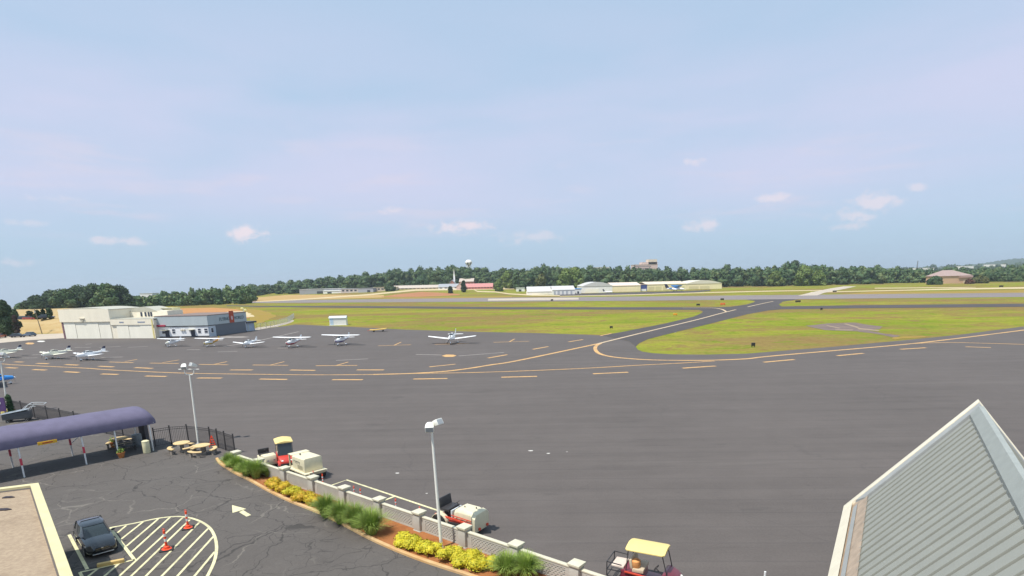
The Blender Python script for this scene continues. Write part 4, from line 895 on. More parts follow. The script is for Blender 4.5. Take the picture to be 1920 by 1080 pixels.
def gpu_trailer():
    root = thing('generator_trailer', 'cream ground power trailer with a boxy hood next to the red golf cart', 'trailer', (-14.35, 39.0, .02), R(-44))
    MB().box((0, 0, .55), (2.75, 1.65, .10)).box((0, 0, .46), (2.5, 1.4, .10)).build('deck', CREAMM, root, bevel=.015)
    h = MB(); sec = lambda x, w, z1: [Vector((x, -w, .60)), Vector((x, w, .60)), Vector((x, w, z1-.06)), Vector((x, w*.86, z1)), Vector((x, -w*.86, z1)), Vector((x, -w, z1-.06))]
    h.loft([sec(-.72, .66, 1.52), sec(1.05, .66, 1.56)]); hood = h.build('hood', CREAMM, root, bevel=.03)
    MB().box((-.95, 0, 1.52), (.55, 1.36, .06)).build('hood_overhang', CREAMM, root, bevel=.01); MB().box((-1.18, -.6, 1.05), (.06, .10, .92)).box((-1.18, .6, 1.05), (.06, .10, .92)).build('corner_post', CREAMM, root)
    MB().box((-.735, 0, 1.02), (.03, 1.1, .74)).build('control_panel', BLACKIRON, hood)
    mb = MB()
    for i, (x, w) in enumerate(((-.38, .16), (-.16, .06), (.0, .14), (.2, .16), (.42, .05))): mb.box((x, -.665, 1.22), (w, .012, .05)).box((x-.05, -.665, 1.14), (.035, .012, .16))
    mb.build('faded_lettering', DKGREY, hood); MB().lathe([(.05, 0), (.05, .09), (.03, .10)], 10, (-.25, -.25, 1.55)).build('exhaust_stub', BLACKIRON, hood)
    mb = MB(); [mb.box((.1+.12*k, -.662, .86), (.07, .012, .28)) for k in range(6)]; mb.build('louvre', mat('louvre_shade', (.30, .27, .18), .7), hood)
    MB().box((1.5, 0, .60), (.10, 1.2, .28), ry=.5).build('rear_guard', CREAMM, root, bevel=.02); MB().bar((-1.35, 0, .42), (-2.0, 0, .40), .08).build('tow_bar', BLACKIRON, root)
    for x in (-.85, .95):
        for y in (-.68, .68): wheel(root, (x, y, .27), .27, .20, rim=CREAMM)
gpu_trailer()
def small_tug():
    root = thing('tow_tractor', 'small white tow tractor mostly hidden behind the far end of the lattice wall', 'tractor', G(503, 874), R(-48))
    sec = lambda x, w, z0, z1: [Vector((x, -w, z0)), Vector((x, w, z0)), Vector((x, w*.92, z1)), Vector((x, -w*.92, z1))]
    MB().loft([sec(-.75, .50, .25, .80), sec(-.2, .52, .22, .62), sec(.1, .52, .22, 1.0), sec(.70, .46, .25, .95), sec(.80, .42, .30, .70)]).build('body', CREAMM, root, bevel=.04)
    MB().box((-.42, 0, .86), (.42, .8, .12)).box((-.66, 0, 1.06), (.10, .8, .36)).build('seat', BLACKIRON, root, bevel=.03); MB().tube([(.15, 0, .98), (-.05, 0, 1.18)], .02, 6).tube([Vector((-.05, .15*math.sin(a), 1.18+.15*math.cos(a))) for a in (2*math.pi*k/12 for k in range(13))], .015, 5).build('steering_wheel', BLACKIRON, root)
    for k in (-.14, .14): MB().box((.78, k*1.6, .62), (.06, .13, .10)).build('headlight', LENS, root)
    for x in (-.5, .5):
        for y in (-.46, .46): wheel(root, (x, y, .24), .24, .18)
small_tug()
def ramp_tractor():
    root = thing('ramp_tractor', 'cream and red aircraft tow tractor with a black seat beside the tall lamp pole', 'tractor', (-2.85, 29.55, .02), R(-32))
    sec = lambda x, w, z0, z1, k=.75: [Vector((x, -w, z0)), Vector((x, w, z0)), Vector((x, w, z1*.86)), Vector((x, w*k, z1)), Vector((x, -w*k, z1)), Vector((x, -w, z1*.86))]
    MB().loft([sec(-1.25, .55, .42, .62), sec(1.0, .55, .40, .62)]).build('chassis', RUST, root, bevel=.02)
    MB().loft([sec(-.10, .50, .62, 1.16), sec(.15, .52, .62, 1.30), sec(.95, .54, .60, 1.26), sec(1.12, .54, .60, 1.20)]).build('hood', CREAMM, root, bevel=.04)
    MB().loft([[Vector((1.13, y, z)) for y, z in ((-.66, .16), (.66, .16), (.66, 1.05), (.46, 1.24), (-.46, 1.24), (-.66, 1.05))], [Vector((1.36, y, z)) for y, z in ((-.66, .20), (.66, .20), (.66, .95), (.46, 1.16), (-.46, 1.16), (-.66, .95))]]).build('front_plate', CREAMM, root, bevel=.03)
    MB().box((1.40, -.30, .34), (.10, .12, .12)).box((1.40, .42, .34), (.10, .12, .12)).build('tow_hook', RUST, root)
    MB().box((-.72, 0, 1.08), (.55, 1.0, .12)).box((-.72, 0, .84), (.40, .6, .42)).build('seat', BLACKIRON, root, bevel=.03); MB().box((-1.05, 0, 1.36), (.10, 1.0, .58), ry=-.15).build('backrest', BLACKIRON, root, bevel=.03)
    MB().box((-.30, 0, .86), (.10, .9, .48)).build('dashboard', GALV, root, bevel=.02)
    MB().tube([(-.2, .18, 1.05), (-.38, .18, 1.34)], .02, 8).tube([Vector((-.38, .18, 1.34))+.17*Vector((.8*math.cos(a), math.sin(a), .5*math.cos(a))) for a in (2*math.pi*k/14 for k in range(15))], .016, 6).build('steering_wheel', BLACKIRON, root, smooth=True)
    for y in (-.60, .60):
        mb = MB(); mb.bar((-1.3, y, .78), (-.2, y, .72), .07); mb.bar((-.2, y, .72), (1.1, y, .60), .08); mb.bar((-.2, y*1.02, .92), (1.1, y*1.02, .82), .035)
        for x in (.0, .35, .7): mb.bar((x, y, .70), (x+.2, y*1.02, .86), .035)
        mb.build('side_rail', RUST, root)
        MB().loft([[Vector((-.95+.50*k*math.cos(a), y*1.0+o*math.copysign(1, y), .38+.48*k*math.sin(a))) for k, o in ((1, -.14), (1.07, -.14), (1.07, .16), (1, .16))] for a in (math.pi*(.03+.94*j/10) for j in range(11))]).build('fender', CREAMM, root)
        wheel(root, (-.95, y*1.03, .40), .40, .26, rim=DKGREY); wheel(root, (.72, y*.93, .29), .29, .20)
        MB().box((-.15, y*.98, .40), (1.0, .10, .22)).build('step_box', BLACKIRON, root, bevel=.02)
    mb = MB(); mb.tube([(.35, -.10, 1.26), (.35, -.10, 1.36)], .03, 8).tube([(.95, .1, 1.24), (.95, .1, 1.34)], .03, 8); mb.build('filler_cap', BLACKIRON, root)
ramp_tractor()

# ---------------------------------------------------------------- light aircraft
AIRW = mat('aircraft_white', (.86, .86, .86), .28, var=.03, coat=.4); NAVY = mat('aircraft_navy', (.02, .025, .07), .3, coat=.3); AIRO = mat('aircraft_orange', (.70, .30, .04), .35, coat=.3); AIRR = mat('aircraft_red', (.45, .03, .06), .35, coat=.3); AIRB = mat('aircraft_blue', (.03, .24, .62), .3, coat=.3); AIRC = mat('aircraft_cream', (.80, .78, .64), .35); AIRY = mat('aircraft_yellow', (.62, .45, .03), .4); AIRV = mat('aircraft_violet', (.10, .06, .22), .35)
def airplane(px, py, yaw, sc, label, kind='low', top=AIRW, belly=AIRW, wingm=AIRW, fin=(AIRW, AIRW, AIRW), rear=None, loc=None, fair=AIRW, group='parked light aircraft', nose=None):
    root = thing('light_airplane', label, 'airplane', loc or G(px, py, .02), yaw, group, (sc, sc, sc*1.22)); rear = rear or top; nose = nose or top
    hi = kind == 'high'; n = 16
    secs = [(-2.50, 1.14, .10, .10), (-2.38, 1.14, .34, .31), (-1.7, 1.14, .48, .42), (-1.2, 1.16, .53, .47), (-.5, 1.18, .56, .52), (.7, 1.20, .53, .50), (1.7, 1.28, .36, .36), (3.0, 1.38, .20, .23), (4.35, 1.46, .06, .12)]
    rings = [[Vector((hw*abs(math.cos(a))**.8*math.copysign(1, math.cos(a)), y, zc+hh*abs(math.sin(a))**.8*math.copysign(1, math.sin(a)))) for a in (2*math.pi*(k+.5)/n for k in range(n))] for y, zc, hw, hh in secs]
    MB().loft(rings, mfun=lambda i, j: (1 if j >= 9 and j <= 14 else (2 if i >= 5 else (3 if i <= 1 else 0)))).build('fuselage', [top, belly, rear, nose], root, smooth=True)
    if hi: cs_ = [(-1.15, 1.55, .50, .06), (-.55, 1.70, .52, .40), (.3, 1.72, .52, .44), (1.1, 1.62, .40, .36), (1.9, 1.5, .26, .16)]
    else: cs_ = [(-1.05, 1.50, .46, .06), (-.45, 1.58, .48, .36), (.4, 1.60, .47, .38), (1.2, 1.52, .38, .26), (2.1, 1.48, .24, .08)]
    cr2 = [[Vector((hw*math.cos(a)*(1 if math.sin(a) > 0 else 1), y, zc+hh*abs(math.sin(a))**.7*math.copysign(1, math.sin(a)))) for a in (2*math.pi*(k+.5)/n for k in range(n))] for y, zc, hw, hh in cs_]
    MB().loft(cr2, mfun=lambda i, j: (1 if (i in (1, 2) and j in (0, 1, 6, 7)) or (i == 0 and 1 <= j <= 6) else 0)).build('cabin', [top, GLASS], root, smooth=True)
    def foil(x, y0, ch, z, th): return [Vector((x, y0+ch*u, z+th*v)) for u, v in ((0, 0), (.06, .55), (.25, 1), (.55, .8), (1, .03), (1, -.03), (.5, -.35), (.12, -.4))]
    zr, zt, sp_ = (2.12, 2.24, 5.5) if hi else (.82, 1.36, 5.3)
    yl = -.55 if hi else -.45
    MB().loft([foil(-sp_-.12, yl+.45, .7, zt+.03, .04), foil(-sp_, yl+.15, 1.2, zt, .11), foil(-2.6, yl, 1.6, zr+(zt-zr)*.48, .15), foil(0, yl, 1.65, zr, .17), foil(2.6, yl, 1.6, zr+(zt-zr)*.48, .15), foil(sp_, yl+.15, 1.2, zt, .11), foil(sp_+.12, yl+.45, .7, zt+.03, .04)]).build('wing', wingm, root, smooth=True)
    MB().loft([foil(-1.75, 3.75, .62, 1.50, .05), foil(0, 3.5, .95, 1.48, .08), foil(1.75, 3.75, .62, 1.50, .05)]).build('tailplane', wingm, root, smooth=True)
    def fr(z, ya, yb, t): return [Vector((x, y, z)) for x, y in ((-t, ya+.12), (0, ya), (t, ya+.12), (t*.7, yb-.1), (0, yb), (-t*.7, yb-.1))]
    MB().loft([fr(1.42, 2.9, 4.45, .07), fr(1.75, 3.35, 4.50, .06), fr(2.05, 3.62, 4.55, .05), fr(2.22, 3.78, 4.58, .045), fr(2.5, 4.05, 4.66, .03)], mfun=lambda i, j: i if i < 2 else 2 if i < 3 else 3).build('fin', [rear, fin[0], fin[1], fin[2]], root)
    pr = MB().lathe([(.16, 0), (.14, -.12), (.06, -.24), (.01, -.28)], 12, (0, -2.5, 1.14), 'y'); pr.build('spinner', belly if belly is not top else AIRW, root, smooth=True)
    pb = MB()
    for s in (1, -1): pb.loft([[Vector((s*r*math.sin(.5)+dx*math.cos(.5), -2.56+dy, 1.14+s*r*math.cos(.5)-dx*math.sin(.5))) for dx, dy in ((-w, -.01), (w, .02), (w, .035), (-w, .005))] for r, w in ((.05, .05), (.4, .075), (.75, .06), (.90, .02))])
    pb.build('propeller', DKGREY, root)
    for x, y in ((0, -1.75), (-1.25, .35), (1.25, .35)):
        MB().tube([(x*(.35 if hi else .95), y-.05, .78), (x, y, .22)], .045, 6).build('gear_leg', fair, root)
        MB().lathe([(.08, -.07), (.19, -.07), (.21, 0), (.19, .07), (.08, .07)], 14, (x, y, .21), 'x').build('wheel', RUBBER, root, smooth=True)
        MB().ell((x, y+.06, .30), (.11, .36, .16), 10, 6).build('wheel_fairing', fair, root, smooth=True)
    if hi:
        for s in (1, -1): MB().bar((s*.52, -.15, .98), (s*2.6, .1, 2.14), .09, .035).build('wing_strut', AIRW, root)
    return root
nv = (AIRW, NAVY, NAVY)
airplane(8, 671, R(-24), .74, 'white low-wing airplane with navy tail, cut by the left edge behind the lamp', 'low', AIRC, AIRC, AIRC, nv)
airplane(101, 673, R(-24), .74, 'white low-wing airplane with navy tail, left of the two side by side', 'low', AIRC, AIRW, AIRC, nv)
airplane(166, 675.5, R(-24), .76, 'white low-wing airplane with navy tail, right of the two side by side', 'low', AIRW, AIRW, AIRW, nv)
airplane(323, 650, R(-14), .66, 'cream-nosed high-wing airplane in the row nearest the white office hangar', 'high', AIRW, AIRW, AIRW, nose=AIRC)
airplane(395, 650, R(-14), .68, 'high-wing airplane with an orange tail and rear fuselage', 'high', AIRW, AIRY, AIRW, (AIRO, AIRO, AIRY), AIRO)
airplane(467, 651.5, R(-12), .70, 'white low-wing airplane with grey belly stripe between the orange-tailed and red-striped ones', 'low', AIRW, AIRW, AIRW)
airplane(549, 651.5, R(-14), .80, 'high-wing airplane with a red and white striped nose', 'high', AIRW, AIRR, AIRW)
airplane(640, 647.5, R(-16), .82, 'white high-wing airplane with violet nose stripe, right of the red-striped one', 'high', AIRW, AIRV, AIRW)
airplane(848, 644.5, R(-7), .96, 'white low-wing airplane standing alone near the middle of the apron', 'low', AIRW, AIRW, AIRW)
airplane(1, 722, R(131), .66, 'blue and white airplane cut by the left edge, nose pointing inward', 'low', AIRB, AIRW, AIRB, (AIRB, AIRB, AIRB))
def far_jet(px, py, s, rz, label, tailm, blue):
    g = GT(px, py); root = thing('business_jet', label, 'airplane', g, rz, 'jets on the far hangar apron', s)
    rings = [[Vector((hw*math.cos(a), y, 1.7+zc+hw*math.sin(a))) for a in (2*math.pi*k/12 for k in range(12))] for y, zc, hw in ((-7, -.2, .1), (-6.3, -.1, .55), (-4.8, 0, .85), (2, 0, .85), (5, .3, .55), (7.2, .6, .12))]
    MB().loft(rings).build('fuselage', AIRW, root, smooth=True)
    for sx in (1, -1):
        MB().loft([[Vector((sx*x, y, z)) for y, z in ((y0, z0), (y0+c*.4, z0+.12), (y0+c, z0))] for x, y0, c, z0 in ((.5, -1.2, 3, 1.2), (6.5, 1.8, 1.1, 1.6))]).build('wing', AIRW, root)
        MB().lathe([(.28, -1.2), (.42, -.8), (.40, .8), (.25, 1.3)], 12, (sx*1.3, 3.6, 2.3), 'y').build('engine', blue, root, smooth=True)
        MB().lathe([(.10, -.1), (.30, -.1), (.30, .1), (.10, .1)], 10, (sx*1.1, 1, .3), 'x').tube([(sx*1.1, 1, .3), (sx*.7, 1, 1.3)], .07, 6).build('landing_gear', RUBBER, root)
    MB().tube([(0, -5, .3), (0, -5, 1.2)], .07, 6).lathe([(.1, -.1), (.28, -.1), (.28, .1), (.1, .1)], 10, (0, -5, .28), 'x').build('nose_gear', RUBBER, root)
    MB().loft([[Vector((x, y, z)) for x, y in ((-.12, ya), (.12, ya), (.06, yb), (-.06, yb))] for z, ya, yb in ((2.2, 4.2, 7.2), (5.6, 6.6, 8.4))]).build('fin', tailm, root); MB().loft([[Vector((x, y, z)) for y, z in ((ya, 5.5), (ya+.5, 5.6), (ya+1, 5.5))] for x, ya in ((-2.6, 7.4), (0, 6.8), (2.6, 7.4))]).build('tailplane', tailm, root)
far_jet(1266, 546, 1.15, R(72), 'white jet with dark tail and blue engines before the yellow hangars', NAVY, AIRB); far_jet(1140, 549.5, .62, R(60), 'small pale jet with dark tail in front of the white hangar', DKGREY, AIRW)

# ---------------------------------------------------------------- things standing on the airfield
def field_sign(px, py, w, h, m, label):
    w *= .60; h *= .58
    g = GT(px, py); root = thing('airfield_sign', label, 'sign', g, 0, 'airfield guidance signs'); MB().box((0, 0, .25+h/2), (w, .25, h)).build('panel', m, root, bevel=.04)
    for x in (-w*.35, w*.35): MB().box((x, 0, .14), (.10, .10, .30)).build('leg', BLACKIRON, root)
SO = mat('sign_orange', (.75, .30, .03), .5); SR = mat('sign_red_orange', (.66, .14, .03), .5); SB = mat('sign_black', (.02, .02, .02), .5)
for a in [(1266, 592, 2.2, .9, SO, 'orange airfield sign on the grass corner beside the taxiway connector'), (1355, 572.6, 3.6, 1.4, SR, 'red-orange airfield sign on the grass strip between taxiway and runway'), (1309, 573.6, 2.6, 1.2, SB, 'black airfield sign left of the red-orange sign on the grass strip'),
          (1412, 651, 1.1, 1.0, SB, 'black box-like sign alone in the grass island nearest the apron'), (1496, 567.3, 4.0, 1.3, SB, 'wide black sign at the grass tip right of the connector'), (1540, 582, 1.2, 1.1, SB, 'small black sign at the grass edge below the taxiway, right of the connector'), (1354, 563.2, 3, 1.4, SB, 'small dark sign at the near runway edge before the connector'),
          (1035, 564.6, 2.4, 1.6, SB, 'small black sign standing beside the runway concrete patch'), (1146, 616.6, 1.3, .8, SB, 'small black light box in the grass before the apron corner'), (1877, 538.6, 5, 1.8, SB, 'small dark marker in the far grass at the right'), (1565, 548, 4.4, 1.6, SB, 'dark marker beside the pale exit taxiway')]: field_sign(*a)
fb = thing('yellow_flat_trailer', 'low yellow flat trailer at the grass edge of the apron', 'trailer', G(709, 622), R(8), scale=.95)
MB().loft([[Vector((x, y, z)) for y, z in ((-.8, z0), (.8, z0), (.8, z0+.22), (-.8, z0+.22))] for x, z0 in ((-2.3, .52), (-1.2, .45), (1.2, .62), (2.4, .72))]).build('deck', mat('yellow_deck', (.72, .47, .10), .6), fb, bevel=.03)
for x in (-1.2, 1.4):
    for y in (-.6, .6): MB().lathe([(.08, -.08), (.22, -.08), (.22, .08), (.08, .08)], 12, (x, y, .22), 'y').build('wheel', RUBBER, fb)
MB().bar((-2.2, 0, .5), (-3.0, 0, .35), .09).build('tow_bar', RUST, fb)
sh = thing('storage_shed', 'small white storage shed with a pale blue roof on the grass edge', 'shed', G(634, 610), R(5)); 
MB().box((0, 1.2, 1.2), (5.3, 2.5, 2.4)).build('wall', WHITE, sh); MB().loft([[Vector((x, y, z)) for y, z in ((-.25, 2.36), (1.2, 2.95), (2.65, 2.36), (2.65, 2.28), (1.2, 2.86), (-.25, 2.28))] for x in (-2.8, 2.8)]).build('roof', mat('pale_blue_roof', (.56, .64, .70), .45), sh)
MB().box((-1.9, -.07, 1.05), (1.0, .05, 2.0)).build('door', mat('pale_blue_door', (.45, .58, .72), .5), sh); MB().box((0, 1.2, .03), (5.8, 3.2, .06)).build('slab', CAPM, sh)
cf = [G(x, y) for x, y in [(478, 620), (500, 615.5), (522, 610.5), (540, 604.5)]] + [G(552, 596)]
root = thing('chain_fence', 'thin grey chain-link fence curving from the annex up into the grass', 'fence', cf[0])
CHAIN = mat('chain_link', (.34, .35, .34), .5, .4)
for a, b in zip(cf, cf[1:]):
    n = max(2, int((b-a).length/3)); 
    for k in range(n): q = a+(b-a)*(k/n)-cf[0]; MB().tube([(q.x, q.y, 0), (q.x, q.y, 2.0)], .05, 6).build('post', CHAIN, root)
    mb = MB(); A_, B_ = a-cf[0], b-cf[0]
    for z in (.1, .5, .9, 1.3, 1.7, 1.95): mb.bar((A_.x, A_.y, z), (B_.x, B_.y, z), .025)
    m = int((b-a).length/.6)
    for k in range(m): q = A_+(B_-A_)*(k/m); q2 = A_+(B_-A_)*min(1, (k+3)/m); mb.bar((q.x, q.y, .1), (q2.x, q2.y, 1.9), .02).bar((q2.x, q2.y, .1), (q.x, q.y, 1.9), .02)
    mb.build('mesh_panel', CHAIN, root)
def small_car(loc, yaw, m, label, s=1.0, group='cars in the lots beyond the apron'):
    root = thing('parked_car', label, 'car', loc, yaw, group, s)
    rg = lambda x, w, z0, z1: [Vector((x, -w, z0)), Vector((x, w, z0)), Vector((x, w*1.04, (z0+z1)/2)), Vector((x, w*.94, z1)), Vector((x, -w*.94, z1)), Vector((x, -w*1.04, (z0+z1)/2))]
    MB().loft([rg(-2.2, .75, .45, .8), rg(-2.1, .84, .3, .95), rg(-.9, .86, .28, .95), rg(1.0, .86, .28, .90), rg(1.9, .82, .3, .78), rg(2.2, .68, .4, .65)]).build('body', m, root, smooth=True)
    cb = lambda z, a, b, w: [Vector((a, -w, z)), Vector((b, -w, z)), Vector((b, w, z)), Vector((a, w, z))]
    MB().loft([cb(.93, -1.9, 1.0, .80), cb(1.38, -1.3, .35, .64)]).build('window_glass', GLASS, root, bevel=.04); MB().loft([cb(1.375, -1.32, .37, .655), cb(1.45, -1.15, .2, .55)]).build('roof', m, root, bevel=.02)
    for x in (-1.35, 1.35):
        for y in (-.78, .78): MB().lathe([(.1, -.1), (.31, -.1), (.31, .1), (.1, .1)], 12, (x, y, .31), 'y').build('wheel', RUBBER, root)
CD = mat('dark_car_paint', (.03, .032, .045), .25, coat=.6); CB = mat('blue_car_paint', (.06, .09, .14), .25, coat=.6); CR = mat('red_car_paint', (.30, .05, .03), .3, coat=.6); CW = mat('white_car_paint', (.7, .7, .7), .3, coat=.5)
small_car(G(-1, 634), R(100), CR, 'red-brown car on the gravel lot at the left picture edge'); small_car(G(34, 632.5), R(10), CD, 'dark car on the gravel lot, nearest the big dark tree', .85); small_car(G(56, 630.5), R(160), CB, 'blue-grey car on the gravel lot, farther right of the two', .9)
mk = thing('marker_post', 'thin white marker post whose tip shows at the bottom edge of the apron', 'post', G(1432, 1104)); MB().tube([(0, 0, 0), (0, 0, .80)], .045, 8).build('post', WHITE, mk, smooth=True); MB().lathe([(.14, 0), (.13, .05), (.05, .07)], 12).build('base', BLACKIRON, mk)
# ---------------------------------------------------------------- hangars beside the apron
HANG = corrugated('cream_hangar_wall', (.84, .77, .62), 0, .9, .6, .25); HANGD = corrugated('cream_hangar_door', (.86, .82, .70), 0, .45, .55, .3); HTRIM = mat('hangar_trim', (.60, .55, .44), .6); DARKT = mat('dark_trim', (.06, .065, .075), .5)
HROOF = corrugated('pale_hangar_roof', (.46, .44, .36), 0, 1.2, .5, .2); OFFW = mat('office_white', (.84, .84, .84), .6, var=.05); OFFG = corrugated('pale_blue_panel', (.44, .49, .50), 0, 1.2, .5, .2); SLATE = mat('slate_door', (.135, .15, .175), .5, var=.06); WINB = mat('window_dark', (.05, .06, .085), .15)
def zrow(px, py, y): return P(px, py, y).z
def box3(x0_, x1_, y0_, y1_, z0, z1): return MB().box(((x0_+x1_)/2, (y0_+y1_)/2, (z0+z1)/2), (x1_-x0_, y1_-y0_, z1-z0))
def barrel(x0_, x1_, y0_, y1_, z, rise, n=10, t=.15):
    return MB().loft([[Vector((x0_+(x1_-x0_)*k/n, y, z+rise*math.sin(math.pi*k/n))) for k in range(n+1)] + [Vector((x0_+(x1_-x0_)*k/n, y, z-t)) for k in reversed(range(n+1))] for y in (y0_, y1_)])
def build_hangar():
    a, b = G(120, 635.5), G(292, 634.5); d = b-a; yaw = math.atan2(d.y, d.x); L = d.length
    root = thing('hangar', 'big cream hangar with tall sliding doors left of the white office hangar', 'hangar', a, yaw)
    xm = L*.545; hA = zrow(117, 580.5, a.y); hm = zrow(180, 603.5, a.y-2)
    box3(0, xm, .3, 11, 0, hA-.25).build('wall', HANG, root)
    box3(-.15, xm+.1, -.12, .28, hm, hA).build('fascia', HANG, root)
    for k in range(4): 
        w = (xm-1.0)/4; box3(.7+w*k+.03, .7+w*(k+1)-.03, .06+.08*(k % 2), .24+.08*(k % 2)-.02, .05, hm-.02).build('sliding_door', HANGD, root)
    box3(.12, .62, .02, .29, 0, hm-.05).build('door_pocket', mat('rusty_violet', (.20, .11, .13), .7), root)
    box3(-.1, xm, -.18, -.125, hm-.02, hm+.14).build('door_track', HTRIM, root)
    barrel(-.2, xm+.2, .0, 11.3, hA-.1, .5).build('roof', HROOF, root)
    lamp = MB().box((xm*.46, -.28, hm+.9), (1.5, .3, .25)).box((xm*.46, -.22, hm+.55), (.5, .18, .8)); lamp.build('wall_lamp', HTRIM, root)
    zB = zrow(250, 599, b.y); zf = zrow(250, 609.5, b.y); zU = zrow(250, 584.5, b.y+5)
    box3(xm+.05, L, .25, 7, 0, zB-.25).build('front_block', HANG, root); box3(xm, L+.2, -.1, .24, zf, zB).build('front_fascia', HANG, root); box3(xm, L+.25, -.1, 7, zB-.001, zB+.16).build('front_roof', HROOF, root)
    for k in range(3): w = (L-xm-2.2)/3; box3(xm+1.6+w*k+.03, xm+1.6+w*(k+1)-.03, .04+.07*(k % 2), .2+.04*(k % 2), .05, zf-.02).build('sliding_door', HANGD, root)
    for x, w in ((xm+3.5, 1.3), (L-3.5, 2.2)): box3(x-w/2, x+w/2, -.14, -.105, zf+.55, zf+.85).build('name_strip', mat('faded_blue', (.25, .28, .36), .6), root)
    box3(xm+.05, L-1.2, 7.05, 13, 0, zU).build('upper_block', HANG, root); barrel(xm+.02, L-4.5, 7, 13.3, zU, 1.15).build('upper_roof', HROOF, root)
    for x in (xm+3.6, xm+4.9, xm+5.9, xm+6.7): box3(x-.28, x+.28, 6.98, 7.04, zB+.35, zU-.3).build('window', WINB, root)
    box3(L-7.2, L-2.0, 10, 13.2, zU, zrow(270, 578.5, b.y+11)).build('rear_block', mat('yellow_cream', (.70, .66, .40), .6), root); box3(L-7.1, L-2.1, 9.9, 9.99, zU+.2, zU+.5).build('vent_strip', DARKT, root)
    box3(L*.985, L*.985+.35, -.2, -.11, 0, zB).build('downpipe', mat('yellow_trim', (.72, .62, .25), .6), root)
build_hangar()
def text_mesh(txt, size, m, parent, loc, rot, name='lettering', depth=.03):
    cu = bpy.data.curves.new(name, 'FONT'); cu.body = txt; cu.size = size; cu.extrude = depth; cu.align_x = 'CENTER'
    tmp = bpy.data.objects.new('tmp', cu); COL.objects.link(tmp); dg = bpy.context.evaluated_depsgraph_get(); me = bpy.data.meshes.new_from_object(tmp.evaluated_get(dg)); bpy.data.objects.remove(tmp)
    me.materials.clear(); me.materials.append(m); o = bpy.data.objects.new(name, me); COL.objects.link(o); o.parent = parent; o.location = loc; o.rotation_euler = rot; return o
def build_office():
    a, c, e = G(296, 633.6), G(392, 631.8), G(463, 621.8)
    d = c-a; yaw = math.atan2(d.y, d.x); L = d.length; ca, sa = math.cos(-yaw), math.sin(-yaw)
    ex = Vector(((e-a).x*ca-(e-a).y*sa, (e-a).x*sa+(e-a).y*ca, 0)); D = ex.y; sk = (ex.x-L)/D         # the sign side runs back to ex
    root = thing('office_hangar', 'white and pale blue office hangar with slate door and sign band', 'hangar', a, yaw)
    z1 = zrow(380, 610.2, c.y); z2 = zrow(392, 592, c.y); z0 = .35
    q = lambda x, y: (x+sk*y, y)
    def slab(x0_, x1_, y0_, y1_, z0_, z1_): return MB().prism([q(x0_, y0_), q(x1_, y0_), q(x1_, y1_), q(x0_, y1_)], z0_, z1_)
    slab(.02, L, .1, D, z0, z1-.25).build('wall', OFFW, root); slab(.02, L-.02, .12, D-.02, 0, z0).build('plinth', DARKT, root)
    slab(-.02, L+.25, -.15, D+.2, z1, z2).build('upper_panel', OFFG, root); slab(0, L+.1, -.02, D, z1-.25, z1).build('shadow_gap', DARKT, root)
    slab(-.1, L+.3, -.2, D+.25, z2, z2+.18).build('parapet_cap', mat('roof_red_brown', (.20, .15, .13), .8), root)
    slab(.02, L*.2, -.5, -.16, z1-.05, z1+.35).build('red_awning', mat('red_awning', (.42, .03, .07), .6), root)
    hw = z1-.25
    for px, w in ((300, .8), (330, .75), (373, .75), (384, .85)):
        x = (G(px, 632.5)-a).length; f = slab(x-w/2-.08, x+w/2+.08, .04, .098, hw*.36, hw*.82).build('window', OFFW, root); slab(x-w/2, x+w/2, .02, .045, hw*.40, hw*.79).build('pane', WINB, f); slab(x-w/2, x+w/2, .0, .02, hw*.58, hw*.61).build('mullion', OFFW, f)
    for px in (318, 362):
        x = (G(px, 632.5)-a).length; slab(x-.55, x+.55, .03, .098, .05, hw*.68).build('door', WINB, root); slab(x-1.1, x+.7, -1.0, .095, hw*.70, hw*.75).build('door_canopy', CAPM, root); slab(x-.7, x+.7, -.6, .02, 0, .16).build('door_step', DARKT, root)
    for px in (344, 348): x = (G(px, 632.5)-a).length; slab(x-.25, x+.25, -.2, .098, hw*.62, hw*.76).build('wall_unit', HTRIM, root)
    # sign side
    sx = lambda y0_, y1_, off, z0_, z1_: MB().prism([q(L+off, y0_), q(L+off+.08, y0_), q(L+off+.08, y1_), q(L+off, y1_)], z0_, z1_)
    sx(.2, 2.9, .01, .0, z1-.4).build('corner_bay', mat('bay_blue', (.46, .52, .58), .6), root); wf = sx(.8, 1.8, .10, hw*.35, hw*.85).build('window', OFFW, root); sx(.95, 1.65, .185, hw*.40, hw*.80).build('pane', WINB, wf)
    sx(3.0, D-.3, .03, .03, z1+.1).build('hangar_door', SLATE, root)
    ang = math.pi/2-math.atan(sk)
    sy = D*.60; zc = (z1+z2)/2
    sgn = sx(sy-.95, sy+.95, .27, z1+.05, z2+.75).build('logo_board', mat('sign_red', (.45, .06, .02), .5), root)
    MB().lathe([(.02, 0), (.55, 0), (.55, .06), (.02, .06)], 16, (q(L+.36, sy)[0], sy, zc+.1), 'x').build('logo_disc', mat('logo_pink', (.7, .45, .45), .5), sgn)
    LET = mat('sign_letters', (.10, .16, .18), .5)
    for txt, yy in (('FLYING', sy-3.0), ('WORLD', sy+2.9)): text_mesh(txt, 1.30, LET, root, (q(L+.30, yy)[0], yy, zc-.42), (R(90), 0, ang))
build_office()
